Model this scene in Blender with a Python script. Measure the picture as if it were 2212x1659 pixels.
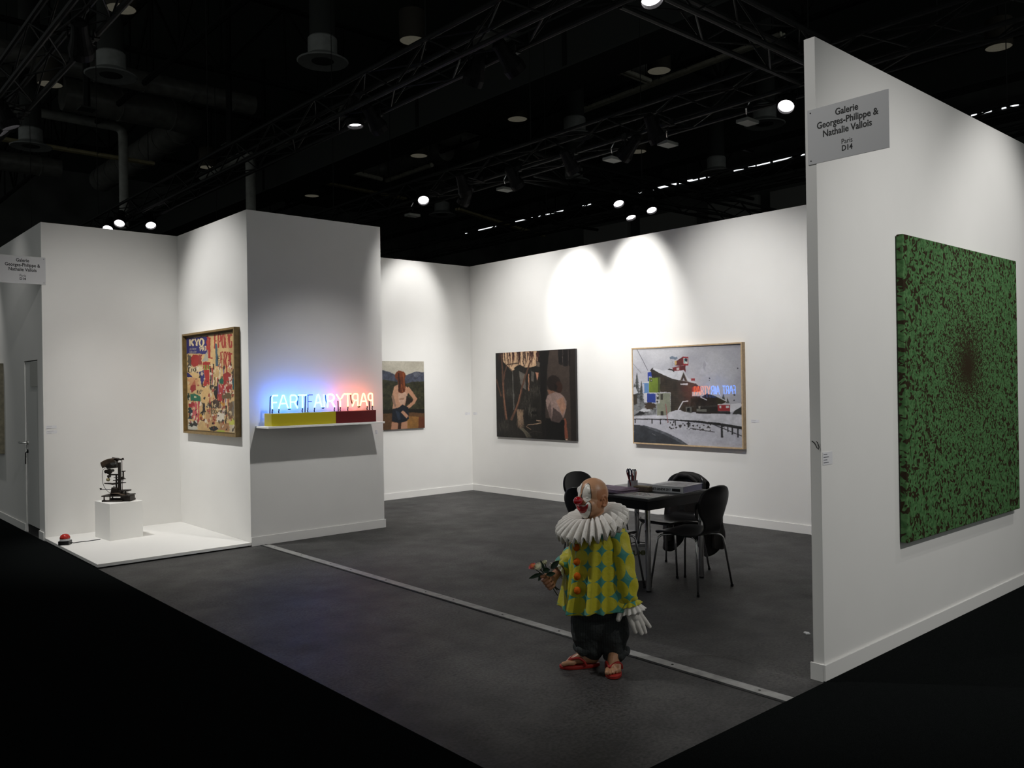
import bpy, bmesh, math, random
import numpy as np
from mathutils import Vector, Matrix, Euler

for o in list(bpy.data.objects):
    bpy.data.objects.remove(o, do_unlink=True)
SC = bpy.context.scene
COL = SC.collection
random.seed(7)
RNG = np.random.default_rng(11)
PI = math.pi

# ------------------------------------------------------------------ camera
CAM_H = 1.6355
YAW, PITCH, ROLL = 0.8458, 0.0011, -0.0154
FPX = 1824.66
fw = Vector((math.cos(YAW) * math.cos(PITCH), math.sin(YAW) * math.cos(PITCH), math.sin(PITCH)))
rt = fw.cross(Vector((0, 0, 1))).normalized()
up = rt.cross(fw)
c_, s_ = math.cos(ROLL), math.sin(ROLL)
rt, up = c_ * rt + s_ * up, -s_ * rt + c_ * up
camd = bpy.data.cameras.new('camera')
camd.sensor_width = 36.0
camd.lens = FPX / 2212 * 36.0
camd.clip_end = 200
cam = bpy.data.objects.new('camera', camd)
COL.objects.link(cam)
M = Matrix.Identity(4)
for i in range(3):
    M[i][0], M[i][1], M[i][2] = rt[i], up[i], -fw[i]
M[2][3] = CAM_H
cam.matrix_world = M
SC.camera = cam

# ------------------------------------------------------------------ world, view
SC.view_settings.view_transform = 'Standard'
SC.view_settings.look = 'None'
SC.view_settings.gamma = 1.0
SC.view_settings.use_curve_mapping = False
SC.view_settings.exposure = 0.0
wd = bpy.data.worlds.new('hall_air')
SC.world = wd
wd.use_nodes = True
wd.node_tree.nodes['Background'].inputs[0].default_value = (0.95, 1.0, 0.97, 1)
wd.node_tree.nodes['Background'].inputs[1].default_value = 0.2

# ------------------------------------------------------------------ helpers
def lin(c):
    c = c / 255.0
    return c / 12.92 if c <= 0.04045 else ((c + 0.055) / 1.055) ** 2.4
def S(r, g, b):
    return (lin(r), lin(g), lin(b), 1.0)

MATS = {}
def mat(name, col, rough=0.6, metal=0.0, spec=0.5, emit=None, estr=0.0, noise=None, bump=None, coat=0.0):
    """col: linear rgba. noise=(scale, amount): value mottling. bump=(scale, strength)."""
    if name in MATS:
        return MATS[name]
    m = bpy.data.materials.new(name)
    m.use_nodes = True
    nt = m.node_tree
    b = nt.nodes['Principled BSDF']
    b.inputs['Base Color'].default_value = col
    b.inputs['Roughness'].default_value = rough
    b.inputs['Metallic'].default_value = metal
    b.inputs['Specular IOR Level'].default_value = spec
    b.inputs['Coat Weight'].default_value = coat
    if emit:
        b.inputs['Emission Color'].default_value = emit
        b.inputs['Emission Strength'].default_value = estr
    if noise or bump:
        tc = nt.nodes.new('ShaderNodeTexCoord')
    if noise:
        n = nt.nodes.new('ShaderNodeTexNoise')
        n.inputs['Scale'].default_value = noise[0]
        n.inputs['Detail'].default_value = 6
        nt.links.new(tc.outputs['Object'], n.inputs['Vector'])
        r = nt.nodes.new('ShaderNodeValToRGB')
        a = noise[1]
        r.color_ramp.elements[0].position = 0.3
        r.color_ramp.elements[1].position = 0.7
        r.color_ramp.elements[0].color = tuple(max(0, x * (1 - a)) for x in col[:3]) + (1,)
        r.color_ramp.elements[1].color = tuple(min(1, x * (1 + a)) for x in col[:3]) + (1,)
        nt.links.new(n.outputs['Fac'], r.inputs['Fac'])
        nt.links.new(r.outputs['Color'], b.inputs['Base Color'])
    if bump:
        n2 = nt.nodes.new('ShaderNodeTexNoise')
        n2.inputs['Scale'].default_value = bump[0]
        n2.inputs['Detail'].default_value = 5
        nt.links.new(tc.outputs['Object'], n2.inputs['Vector'])
        bp = nt.nodes.new('ShaderNodeBump')
        bp.inputs['Strength'].default_value = bump[1]
        bp.inputs['Distance'].default_value = 0.005
        nt.links.new(n2.outputs['Fac'], bp.inputs['Height'])
        nt.links.new(bp.outputs['Normal'], b.inputs['Normal'])
    MATS[name] = m
    return m

class MB:
    """Collects simple solids and builds ONE mesh object."""
    def __init__(s):
        s.v, s.f = [], []
    def add(s, vs, fs):
        k = len(s.v)
        s.v += [tuple(p) for p in vs]
        s.f += [tuple(i + k for i in f) for f in fs]
        return s
    def box(s, a, b, M=None):
        x0, y0, z0 = a
        x1, y1, z1 = b
        vs = [Vector(p) for p in ((x0, y0, z0), (x1, y0, z0), (x1, y1, z0), (x0, y1, z0),
                                  (x0, y0, z1), (x1, y0, z1), (x1, y1, z1), (x0, y1, z1))]
        if M is not None:
            vs = [M @ p for p in vs]
        return s.add(vs, [(0, 3, 2, 1), (4, 5, 6, 7), (0, 1, 5, 4), (1, 2, 6, 5), (2, 3, 7, 6), (3, 0, 4, 7)])
    def cbox(s, c, d, M=None):
        return s.box([c[i] - d[i] / 2 for i in range(3)], [c[i] + d[i] / 2 for i in range(3)], M)
    def tube(s, path, r, n=8, cap=True, closed=False):
        P = [Vector(p) for p in path]
        m = len(P)
        R = r if isinstance(r, (list, tuple)) else [r] * m
        ref = None
        vs = []
        for i, p in enumerate(P):
            if closed:
                t = P[(i + 1) % m] - P[i - 1]
            else:
                t = P[min(i + 1, m - 1)] - P[max(i - 1, 0)]
            t = t.normalized() if t.length > 1e-9 else Vector((0, 0, 1))
            if ref is None:
                ref = Vector((0, 0, 1)) if abs(t.z) < 0.9 else Vector((1, 0, 0))
            u = t.cross(ref)
            if u.length < 1e-6:
                u = t.cross(Vector((0, 1, 0)))
            u.normalize()
            w = t.cross(u).normalized()
            ref = -w if False else (u.cross(t))
            for k in range(n):
                a = 2 * PI * k / n
                vs.append(p + R[i] * (math.cos(a) * u + math.sin(a) * w))
        fs = []
        for i in range(m if closed else m - 1):
            for k in range(n):
                a, b = i * n + k, i * n + (k + 1) % n
                c, d = ((i + 1) % m) * n + (k + 1) % n, ((i + 1) % m) * n + k
                fs.append((a, d, c, b))
        if cap and not closed:
            fs.append(tuple(range(n)))
            fs.append(tuple((m - 1) * n + k for k in reversed(range(n))))
        return s.add(vs, fs)
    def cyl(s, a, b, r, r2=None, n=16):
        return s.tube([a, b], [r, r if r2 is None else r2], n)
    def lathe(s, prof, c=(0, 0, 0), n=24, M=None, cap=True):
        """prof: list of (radius, z)."""
        vs = []
        for r, z in prof:
            for k in range(n):
                a = 2 * PI * k / n
                p = Vector((r * math.cos(a), r * math.sin(a), z))
                vs.append((M @ p if M is not None else p) + Vector(c))
        fs = []
        for i in range(len(prof) - 1):
            for k in range(n):
                fs.append((i * n + k, i * n + (k + 1) % n, (i + 1) * n + (k + 1) % n, (i + 1) * n + k))
        if cap:
            fs.append(tuple(reversed(range(n))))
            fs.append(tuple((len(prof) - 1) * n + k for k in range(n)))
        return s.add(vs, fs)
    def ball(s, c, r, n=16, m=10, M=None):
        r = r if isinstance(r, (tuple, list)) else (r, r, r)
        vs, fs = [], []
        c = Vector(c)
        def q(p):
            return (M @ p if M is not None else p) + c
        vs.append(q(Vector((0, 0, -r[2]))))
        for i in range(1, m):
            t = -PI / 2 + PI * i / m
            for k in range(n):
                a = 2 * PI * k / n
                vs.append(q(Vector((r[0] * math.cos(t) * math.cos(a), r[1] * math.cos(t) * math.sin(a), r[2] * math.sin(t)))))
        vs.append(q(Vector((0, 0, r[2]))))
        for k in range(n):
            fs.append((0, 1 + (k + 1) % n, 1 + k))
        for i in range(m - 2):
            for k in range(n):
                a, b = 1 + i * n + k, 1 + i * n + (k + 1) % n
                fs.append((a, b, b + n, a + n))
        l = len(vs) - 1
        for k in range(n):
            fs.append((l, 1 + (m - 2) * n + k, 1 + (m - 2) * n + (k + 1) % n))
        return s.add(vs, fs)
    def prism(s, poly, M, depth):
        """2D polygon (x,y) extruded 0..depth along z, mapped by M."""
        n = len(poly)
        vs = [M @ Vector((x, y, 0)) for x, y in poly] + [M @ Vector((x, y, depth)) for x, y in poly]
        fs = [tuple(reversed(range(n))), tuple(range(n, 2 * n))]
        fs += [(i, (i + 1) % n, n + (i + 1) % n, n + i) for i in range(n)]
        return s.add(vs, fs)
    def grid(s, fn, nu, nv, wrap=False):
        """fn(i/nu, j/nv)->point."""
        k = len(s.v)
        cols = nu if wrap else nu + 1
        vs = [fn(i / nu, j / nv) for j in range(nv + 1) for i in range(cols)]
        fs = []
        for j in range(nv):
            for i in range(nu):
                a, b = j * cols + i, j * cols + (i + 1) % cols
                fs.append((a, b, b + cols, a + cols))
        return s.add(vs, fs)
    def mesh(s, name):
        me = bpy.data.meshes.new(name)
        me.from_pydata(s.v, [], s.f)
        me.update()
        return me
    def build(s, name, m, parent=None, smooth=False, bevel=0.0, rel=None, fix=True):
        if rel is not None:
            s.v = [(p[0] - rel[0], p[1] - rel[1], p[2] - rel[2]) for p in s.v]
        me = s.mesh(name)
        if fix:
            b = bmesh.new()
            b.from_mesh(me)
            bmesh.ops.recalc_face_normals(b, faces=b.faces)
            b.to_mesh(me)
            b.free()
        return link(name, me, m, parent, smooth, bevel)

def link(name, me, m, parent=None, smooth=False, bevel=0.0):
    o = bpy.data.objects.new(name, me)
    COL.objects.link(o)
    if m is not None:
        me.materials.clear()
        me.materials.append(m)
    if parent is not None:
        o.parent = parent
    if smooth:
        me.polygons.foreach_set('use_smooth', [True] * len(me.polygons))
        if smooth != 'all':
            try:
                me.set_sharp_from_angle(angle=math.radians(40))
            except Exception:
                pass
    if bevel:
        bv = o.modifiers.new('bevel', 'BEVEL')
        bv.width = bevel
        bv.segments = 2
        bv.limit_method = 'ANGLE'
    return o

def tag(o, label, cat, group=None):
    o['label'] = label
    o['category'] = cat
    if group:
        o['group'] = group
    return o
def thing(name, label, cat, loc=(0, 0, 0), rz=0.0, group=None):
    o = bpy.data.objects.new(name, None)
    o.empty_display_size = 0.1
    COL.objects.link(o)
    o.location = loc
    o.rotation_euler = (0, 0, rz)
    return tag(o, label, cat, group)
def struct(o, label, cat='setting'):
    o['kind'] = 'structure'
    o['label'] = label
    o['category'] = cat
    return o
def copy_tree(o, parent=None):
    c = o.copy()
    COL.objects.link(c)
    c.parent = parent
    for ch in list(o.children):
        copy_tree(ch, c)
    return c
def text_mesh(txt, size, bold=0.0, extrude=0.0004, align='CENTER'):
    cu = bpy.data.curves.new('txt', 'FONT')
    cu.body = txt
    cu.size = size
    cu.align_x = align
    cu.align_y = 'CENTER'
    cu.offset = bold
    cu.extrude = extrude
    cu.resolution_u = 3
    o = bpy.data.objects.new('txt', cu)
    COL.objects.link(o)
    dg = bpy.context.evaluated_depsgraph_get()
    me = bpy.data.meshes.new_from_object(o.evaluated_get(dg))
    bpy.data.objects.remove(o, do_unlink=True)
    return me
def put_text(name, txt, size, m, parent, loc, xdir, ydir, bold=0.0, sx=1.0):
    me = text_mesh(txt, size, bold)
    o = link(name, me, m, parent)
    x, y = Vector(xdir).normalized(), Vector(ydir).normalized()
    z = x.cross(y)
    mm = Matrix.Identity(4)
    for i in range(3):
        mm[i][0], mm[i][1], mm[i][2], mm[i][3] = x[i] * sx, y[i], z[i], loc[i]
    o.matrix_local = mm
    return o
def look_rot(d):
    """matrix whose -Z axis points along d."""
    return Vector(d).to_track_quat('-Z', 'Y').to_matrix().to_4x4()

# ------------------------------------------------------------------ layout constants (metres)
H = 3.5
XL, XN, XN1, XB = 2.29, 3.77, 5.40, 8.30
YA, YN, YR, XR = 10.33, 8.374, 2.320, 4.285
TH = 0.063

# ------------------------------------------------------------------ materials
WALL = mat('painted_wall_panel', (0.80, 0.79, 0.765, 1), 0.9, spec=0.15, bump=(220, 0.06), noise=(3, 0.012))
PLINTH = mat('white_plinth_paint', (0.84, 0.83, 0.80, 1), 0.6, spec=0.3)
BLACKM = mat('matte_black_metal', (0.006, 0.006, 0.006, 1), 0.55, spec=0.12)
TRUSSM = mat('dark_truss_metal', (0.011, 0.012, 0.0115, 1), 0.5, spec=0.12)
ROOFM = mat('black_roof', (0.075, 0.085, 0.079, 1), 0.95, spec=0.05)
BEAMM = mat('dark_steel_beam', (0.032, 0.035, 0.033, 1), 0.7, spec=0.2)
DUCTM = mat('galvanised_duct', (0.12, 0.12, 0.108, 1), 0.40, noise=(5, 0.3))
LDUCTM = mat('pale_pipe', (0.27, 0.275, 0.25, 1), 0.45, noise=(6, 0.2))
RAILM = mat('cream_rail', (0.30, 0.26, 0.14, 1), 0.6, noise=(7, 0.2))
CHROME = mat('chrome', (0.62, 0.62, 0.62, 1), 0.13, metal=1.0)
BLACKP = mat('black_lacquer', (0.0065, 0.0065, 0.007, 1), 0.33, spec=0.35)
TEXTK = mat('black_lettering', (0.012, 0.012, 0.012, 1), 0.7)

def concrete():
    m = bpy.data.materials.new('worn_concrete')
    m.use_nodes = True
    nt = m.node_tree
    L = nt.links.new
    b = nt.nodes['Principled BSDF']
    tc = nt.nodes.new('ShaderNodeTexCoord')
    def nz(scale, detail=6, rough=0.6, vec=None):
        n = nt.nodes.new('ShaderNodeTexNoise')
        n.inputs['Scale'].default_value = scale
        n.inputs['Detail'].default_value = detail
        n.inputs['Roughness'].default_value = rough
        L(vec if vec is not None else tc.outputs['Object'], n.inputs['Vector'])
        return n.outputs['Fac']
    def ramp(f, p0, c0, p1, c1):
        r = nt.nodes.new('ShaderNodeValToRGB')
        e = r.color_ramp.elements
        e[0].position, e[0].color = p0, c0
        e[1].position, e[1].color = p1, c1
        L(f, r.inputs['Fac'])
        return r.outputs['Color']
    def mul(a, b_, fac=1.0):
        x = nt.nodes.new('ShaderNodeMix')
        x.data_type = 'RGBA'
        x.blend_type = 'MULTIPLY'
        x.inputs[0].default_value = fac
        L(a, x.inputs[6])
        L(b_, x.inputs[7])
        return x.outputs[2]
    base = ramp(nz(1.1, 6, 0.6), 0.36, (0.017, 0.017, 0.017, 1), 0.66, (0.052, 0.0505, 0.049, 1))
    fine = ramp(nz(55, 3, 0.6), 0.36, (0.48, 0.48, 0.48, 1), 0.62, (1.45, 1.45, 1.45, 1))
    c = mul(base, fine)
    mp = nt.nodes.new('ShaderNodeMapping')
    mp.inputs['Rotation'].default_value = (0, 0, -0.72)
    mp.inputs['Scale'].default_value = (1.0, 3.6, 1)
    L(tc.outputs['Object'], mp.inputs['Vector'])
    scuff = ramp(nz(11.0, 2, 0.5, mp.outputs['Vector']), 0.30, (0.15, 0.15, 0.15, 1), 0.33, (1, 1, 1, 1))
    c = mul(c, scuff, 0.8)
    stain = ramp(nz(1.9, 4, 0.5), 0.36, (0.5, 0.5, 0.51, 1), 0.52, (1, 1, 1, 1))
    c = mul(c, stain, 0.7)
    L(c, b.inputs['Base Color'])
    rr = nt.nodes.new('ShaderNodeMapRange')
    rr.inputs['To Min'].default_value = 0.42
    rr.inputs['To Max'].default_value = 0.75
    L(nz(4, 6, 0.6), rr.inputs['Value'])
    L(rr.outputs['Result'], b.inputs['Roughness'])
    bp = nt.nodes.new('ShaderNodeBump')
    bp.inputs['Strength'].default_value = 0.25
    bp.inputs['Distance'].default_value = 0.004
    L(nz(60, 6, 0.7), bp.inputs['Height'])
    L(bp.outputs['Normal'], b.inputs['Normal'])
    return m

# ------------------------------------------------------------------ floor, carpet, hall shell
struct(MB().box((-10, -10, -0.2), (31, 42, 0)).build('floor', concrete()), 'dark grey worn concrete floor of the booth and hall', 'floor')
CARPET = mat('black_carpet', (0.007, 0.008, 0.008, 1), 1.0, spec=0.0, noise=(260, 0.5), bump=(420, 0.5))
m = MB()
m.prism([(-9.9, -9.9), (30, -9.9), (30, YR - 0.012), (XL - 0.012, YR - 0.012), (XL - 0.012, 41), (-9.9, 41)], Matrix.Translation((0, 0, 0.0005)), 0.006)
struct(m.build('carpet', CARPET), 'black carpet of the aisles running round the booth corner', 'carpet')
HALLW = mat('far_hall_wall', (0.10, 0.105, 0.10, 1), 0.9, spec=0.1, noise=(0.6, 0.4))
struct(MB().box((30.9, -10, 0), (31.2, 42, 12)).build('wall_hall_far', HALLW), 'dark far end wall of the exhibition hall', 'wall')
struct(MB().box((-10, 41.7, 0), (31, 42, 12)).build('wall_hall_side', HALLW), 'dark side wall of the exhibition hall', 'wall')
ceil = struct(MB().box((-10, -10, 11.6), (31.2, 42, 11.9)).build('ceiling', ROOFM), 'black roof deck high above the booths', 'ceiling')

# ------------------------------------------------------------------ booth walls (X and Y are the booth's own axes)
def wall(name, a, b, label):
    return struct(MB().box(a, b).build(name, WALL), label, 'wall')
wall('wall_back', (XB, YR + TH, 0), (XB + TH, YA + TH, H), 'long white back wall washed by two hot spotlights')
wall('wall_left', (XN1, YA, 0), (XB, YA + TH, H), 'white wall behind the column, with the red haired figure painting')
wall('wall_right', (XR, YR, 0), (XR + 7.5, YR + TH, H), 'white end wall carrying the large green painting')
wall('wall_alcove_back', (XL + 0.001, YA, 0), (XN, YA + TH, H), 'white rear wall of the alcove behind the pedestal')
wall('wall_alcove_side', (XN, YN, 0), (XN + TH, YA + TH, H), 'white alcove side wall carrying the torn poster collage')
wall('wall_column_front', (XN + TH, YN, 0), (XN1, YN + TH, H), 'grey shaded white column face above and below the neon shelf')
wall('wall_column_side', (XN1 - TH, YN + TH, 0), (XN1, YA, H), 'white flank of the storage column facing the booth interior')
# storage wall with the door opening (Y 10.57..11.20, Z 0..2)
D0, D1, DZ = 10.57, 11.205, 2.0
m = MB().box((XL, YA + 0.001, 0), (XL + TH, D0, H)).box((XL, D1, 0), (XL + TH, 17.5, H)).box((XL, D0, DZ), (XL + TH, D1, H))
struct(m.build('wall_storage_side', WALL), 'white storage wall with a flush door along the aisle', 'wall')
BASEM = mat('baseboard_paint', (0.80, 0.79, 0.765, 1), 0.6, spec=0.3)
def base(name, a, b, label):
    return struct(MB().box(a, b).build(name, BASEM, bevel=0.002), label, 'baseboard')
BH, BT = 0.095, 0.013
base('baseboard_back', (XB - BT, YR + TH, 0), (XB, YA - BT, BH), 'white baseboard along the long back wall')
base('baseboard_left', (XN1 + 0.01, YA - BT, 0), (XB, YA, BH), 'white baseboard along the wall under the red haired figure painting')
base('baseboard_column', (XN, YN - BT, 0), (XN1 + BT, YN, BH), 'white baseboard under the neon shelf column')
base('baseboard_right', (XR - BT, YR - BT, 0.007), (XR + 7.5, YR, BH), 'white baseboard along the wall of the green painting')
base('baseboard_right_end', (XR - BT, YR, 0), (XR, YR + TH + BT, BH), 'short white baseboard wrapping the end of the right wall')
base('baseboard_storage', (XL - BT, D1 + 0.01, 0.007), (XL, 17.5, BH), 'white baseboard left of the storage door')
base('baseboard_storage_corner', (XL - BT, YA + 0.02, 0.007), (XL, D0 - 0.01, BH), 'short white baseboard between storage door and alcove')

# door
DOORM = mat('door_paint', (0.66, 0.66, 0.64, 1), 0.5, spec=0.3)
DARKGAP = mat('gap_shade_dark', (0.02, 0.02, 0.02, 1), 0.9)  # near-black: shade painted into gaps, also the floor strip's dark joint
dr = MB().box((XL + 0.012, D0 + 0.006, 0.10), (XL + 0.05, D1 - 0.012, DZ - 0.01)).build('door_1', DOORM, bevel=0.002)
struct(dr, 'flush white storage door with lever handle', 'door')
hd = MB().tube([(XL - 0.005, 11.13, 1.05), (XL - 0.05, 11.13, 1.05), (XL - 0.055, 11.14, 1.05), (XL - 0.055, 11.25, 1.05)], 0.010, 10)
hd.lathe([(0.024, 0), (0.024, 0.012)], (XL + 0.012, 11.13, 1.05), 16, Matrix.Rotation(-PI / 2, 4, 'Y'))
hd.build('door_handle', mat('brushed_steel', (0.6, 0.6, 0.58, 1), 0.3, metal=1), dr, smooth=True)
MB().lathe([(0.022, 0), (0.022, 0.010), (0.006, 0.012)], (XL + 0.012, 11.13, 0.95), 16, Matrix.Rotation(-PI / 2, 4, 'Y')).build('lock', BLACKM, dr, smooth=True)
kp = MB().tube([(XL + 0.0, 11.13, 0.945), (XL - 0.012, 11.145, 0.93), (XL - 0.012, 11.15, 0.80)], 0.006, 6)
kp.build('key_strap', BLACKM, dr)
st = MB().box((XL + 0.02, D0, 0.0), (XL + TH, D1, 0.085)).build('door_gap_shade', DARKGAP, dr)  # dark block stands in for the shaded recess under the door
MB().box((XL + 0.002, D0 + 0.002, DZ - 0.30), (XL + 0.012, D0 + 0.36, DZ - 0.02)).build('door_notice', mat('grey_notice', (0.45, 0.45, 0.42, 1), 0.6), dr)
struct(MB().box((XL + 0.06, D0 - 0.2, 0), (XL + 0.10, D1 + 0.2, DZ + 0.2)).build('gap_shade_sheet', DARKGAP), 'dark sheet behind the storage door, standing in for shade in its gaps', 'trim')  # near-black sheet puts shade into the gaps round the door

# floor channel strip in segments
STRIPM = mat('dull_aluminium_strip', (0.30, 0.30, 0.29, 1), 0.5, metal=0.3, noise=(14, 0.25))
strip = struct(MB().box((3.858, YR - 0.02, 0), (3.952, YN - 0.02, 0.003)).build('trim_2', DARKGAP), 'long metal cover strip set across the concrete floor', 'trim')
y = YR - 0.015
k = 0
while y < YN - 0.03:
    y2 = min(y + 1.5, YN - 0.025)
    s_o = MB().box((3.874, y + 0.002, 0.0031), (3.948, y2 - 0.002, 0.007)).build('strip_plate', STRIPM, strip, bevel=0.0015)
    sc_ = MB()
    for f in (0.12, 0.5, 0.88):
        sc_.lathe([(0.008, 0), (0.006, 0.0015)], (3.911, y + (y2 - y) * f, 0.007), 8)
    sc_.build('screw', BLACKM, s_o)
    y = y2
    k += 1

# white platform of the alcove
m = MB().box((XL - 0.008, YN - 0.006, 0.012), (XN - 0.001, YA - 0.001, 0.042))
plat = thing('platform', 'low white platform board filling the alcove floor', 'platform', (XL, YN, 0))
m.build('board', PLINTH, plat, bevel=0.002, rel=(XL, YN, 0))
MB().box((XL + 0.03, YN + 0.03, 0), (XN - 0.01, YA - 0.01, 0.012)).build('shadow_gap_batten', DARKGAP, plat, rel=(XL, YN, 0))  # dark colour paints the shadow line under the board
# ------------------------------------------------------------------ lighting trusses
ZT0, ZT1 = 4.385, 4.675
_tube_cache = {}
def unit_tube(n=6):
    if n not in _tube_cache:
        _tube_cache[n] = MB().tube([(0, 0, 0), (0, 0, 1)], 1.0, n).mesh('unit_tube_%d' % n)
        _tube_cache[n].materials.append(TRUSSM)
    return _tube_cache[n]
def rod(name, a, b, r, parent, n=6):
    a, b = Vector(a), Vector(b)
    o = bpy.data.objects.new(name, unit_tube(n))
    COL.objects.link(o)
    o.parent = parent
    d = b - a
    o.location = a
    o.rotation_euler = d.to_track_quat('Z', 'Y').to_euler()
    o.scale = (r, r, d.length)
    return o
def truss(axis, c, t0, t1, label, step=0.5, w=0.29, ch=2.4):
    """box truss; axis 'Y' runs along Y at X = c..c+w, axis 'X' runs along X at Y = c..c+w."""
    def P(u, v, z):
        return (u, v, z) if axis == 'Y' else (v, u, z)
    base = P(c, t0, ZT0)
    root = thing('lighting_truss', label, 'truss', base)
    Q = lambda u, v, z: tuple(p - q for p, q in zip(P(u, v, z), base))
    for u in (c, c + w):
        for z in (ZT0, ZT1):
            rod('chord', Q(u, t0, z), Q(u, t1, z), 0.024, root, 8)
    n = int(round((t1 - t0) / step))
    for i in range(n):
        a, b = t0 + i * step, t0 + (i + 1) * step
        e, f = (a, b) if i % 2 else (b, a)
        rod('brace', Q(c, e, ZT0), Q(c, f, ZT1), 0.009, root)
        rod('brace', Q(c + w, f, ZT0), Q(c + w, e, ZT1), 0.009, root)
        rod('brace', Q(c, e, ZT0), Q(c + w, f, ZT0), 0.009, root)
        rod('brace', Q(c, f, ZT1), Q(c + w, e, ZT1), 0.009, root)
    rod('brace', Q(c, t1, ZT0), Q(c + w, t1, ZT0), 0.009, root)
    # hoist chains up to the roof
    k = t0 + ch
    while k < t1:
        rod('hoist_chain', Q(c + w / 2, k, ZT1), Q(c + w / 2, k, 8.9), 0.006, root)
        k += 5.0
    # loose power cable draped on the truss
    pts = []
    L = t1 - t0
    for i in range(int(L / 0.25) + 1):
        v = t0 + i * 0.25
        pts.append(Q(c + 0.1 + 0.05 * math.sin(v * 3.1), v, ZT0 + 0.045 + 0.03 * abs(math.sin(v * 1.7))))
    MB().tube(pts, 0.011, 5).build('power_cable', BLACKM, root)
    return root
truss('Y', 1.66, 3.0, 21.0, 'dark box truss over the aisle beside the alcove', 0.6)
truss('Y', 4.37, -2.0, 24.5, 'dark box truss crossing above the neon column', 0.5, ch=3.2)
truss('Y', 7.24, 0.5, 18.5, 'dark box truss just inside the long back wall', 0.5)
truss('X', 8.10, 7.6, 16.6, 'dark cross truss behind the back wall with three lit spotlights', 0.6)
truss('X', 3.76, 4.7, 7.2, 'short dark cross truss bridging two trusses above the table', 0.5)
truss('Y', 10.4, 1.0, 7.6, 'dark box truss outside beyond the back wall, on the table side', 0.6)
truss('Y', 10.4, 8.5, 20.2, 'dark box truss outside beyond the back wall, on the corner side', 0.6)

# ------------------------------------------------------------------ spotlights
LENS = mat('lit_lens', (1, 1, 1, 1), 0.3, emit=(1.0, 0.96, 1.0, 1), estr=6.0)
SPOTC = (1.0, 0.985, 0.96)
_proto = {}
def spotlight(pos, target, watts, angle=50, blend=0.6, zt=ZT0, tx=None, radius=0.05, col=SPOTC, label='black spotlight clamped under a lighting truss'):
    """pos: centre of the lens; builds the fixture (housing, lens, yoke, clamp) and its light."""
    pos = Vector(pos)
    root = thing('spotlight', label, 'spotlight', pos, 0, 'spotlights on the trusses')
    d = (Vector(target) - pos).normalized()
    R = look_rot(d)
    if not _proto:
        h = MB().lathe([(0.074, 0.012), (0.076, -0.02), (0.088, -0.02), (0.094, 0.04), (0.075, 0.10), (0.060, 0.20), (0.058, 0.26), (0.03, 0.29)], n=20, cap=False)
        h.lathe([(0.03, 0.29), (0.001, 0.292)], n=20, cap=False)
        _proto['h'] = h.mesh('spot_housing')
        _proto['l'] = MB().lathe([(0.001, 0.012), (0.074, 0.012)], n=20, cap=False).mesh('spot_lens')
        _proto['h'].materials.append(BLACKM)
        _proto['l'].materials.append(LENS)
    for nm, key in (('housing', 'h'), ('lens', 'l')):
        o = bpy.data.objects.new(nm, _proto[key])
        COL.objects.link(o)
        o.parent = root
        o.matrix_local = R
    back = R @ Vector((0, 0, 0.13))
    top = Vector(((tx[0] if tx else pos.x) - pos.x, (tx[1] if tx else pos.y) - pos.y, zt - pos.z))
    side = d.cross(Vector((0, 0, 1)))
    side = side.normalized() if side.length > 1e-3 else Vector((1, 0, 0))
    y = MB()
    for s in (-1, 1):
        y.tube([back + side * 0.085 * s, back + side * 0.09 * s + Vector((0, 0, 0.08)), (back + top) / 2 + side * 0.05 * s + Vector((0, 0, 0.03)), top - Vector((0, 0, 0.02))], 0.008, 6)
    y.build('yoke', BLACKM, root)
    MB().cbox(top + Vector((0, 0, 0.005)), (0.05, 0.07, 0.07)).build('clamp', TRUSSM, root, bevel=0.004)
    MB().tube([top, top + Vector((0.04, 0.03, 0.08)), top + Vector((0.02, 0.07, -0.05)), back + Vector((0, 0, 0.02))], 0.006, 5).build('lead', BLACKM, root)
    if watts > 0:
        ld = bpy.data.lights.new('spot_beam', 'SPOT')
        ld.energy = watts
        ld.color = col
        ld.spot_size = math.radians(angle)
        ld.spot_blend = blend
        ld.shadow_soft_size = radius
        lo = bpy.data.objects.new('spot_beam', ld)
        COL.objects.link(lo)
        lo.parent = root
        lo.matrix_local = Matrix.Translation(d * 0.03) @ R
    return root
# back wall: two hot spots and softer washes, lamps on the inner truss
SL = 'black spotlight on the inner truss '
spotlight((7.22, 7.97, 4.16), (8.30, 7.95, 2.78), 165, 48, 0.8, tx=(7.24, 7.97), label=SL + 'lighting the dark garden painting')
spotlight((7.22, 6.98, 4.16), (8.30, 6.90, 2.80), 190, 50, 0.8, tx=(7.24, 6.98), label=SL + 'lighting the left of the chalet photograph')
spotlight((7.00, 5.55, 4.16), (8.30, 5.4, 1.9), 60, 92, 0.9, tx=(7.24, 5.55), label=SL + 'lighting the right of the chalet photograph')
spotlight((6.95, 8.70, 4.16), (8.30, 9.0, 1.7), 105, 105, 0.9, tx=(7.24, 8.70), label=SL + 'washing the back wall near the booth corner')
# wall behind the column
spotlight((7.25, 9.15, 4.16), (7.15, 10.33, 2.80), 120, 52, 0.8, tx=(7.24, 9.15), label=SL + 'lighting the red haired figure painting')
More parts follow.
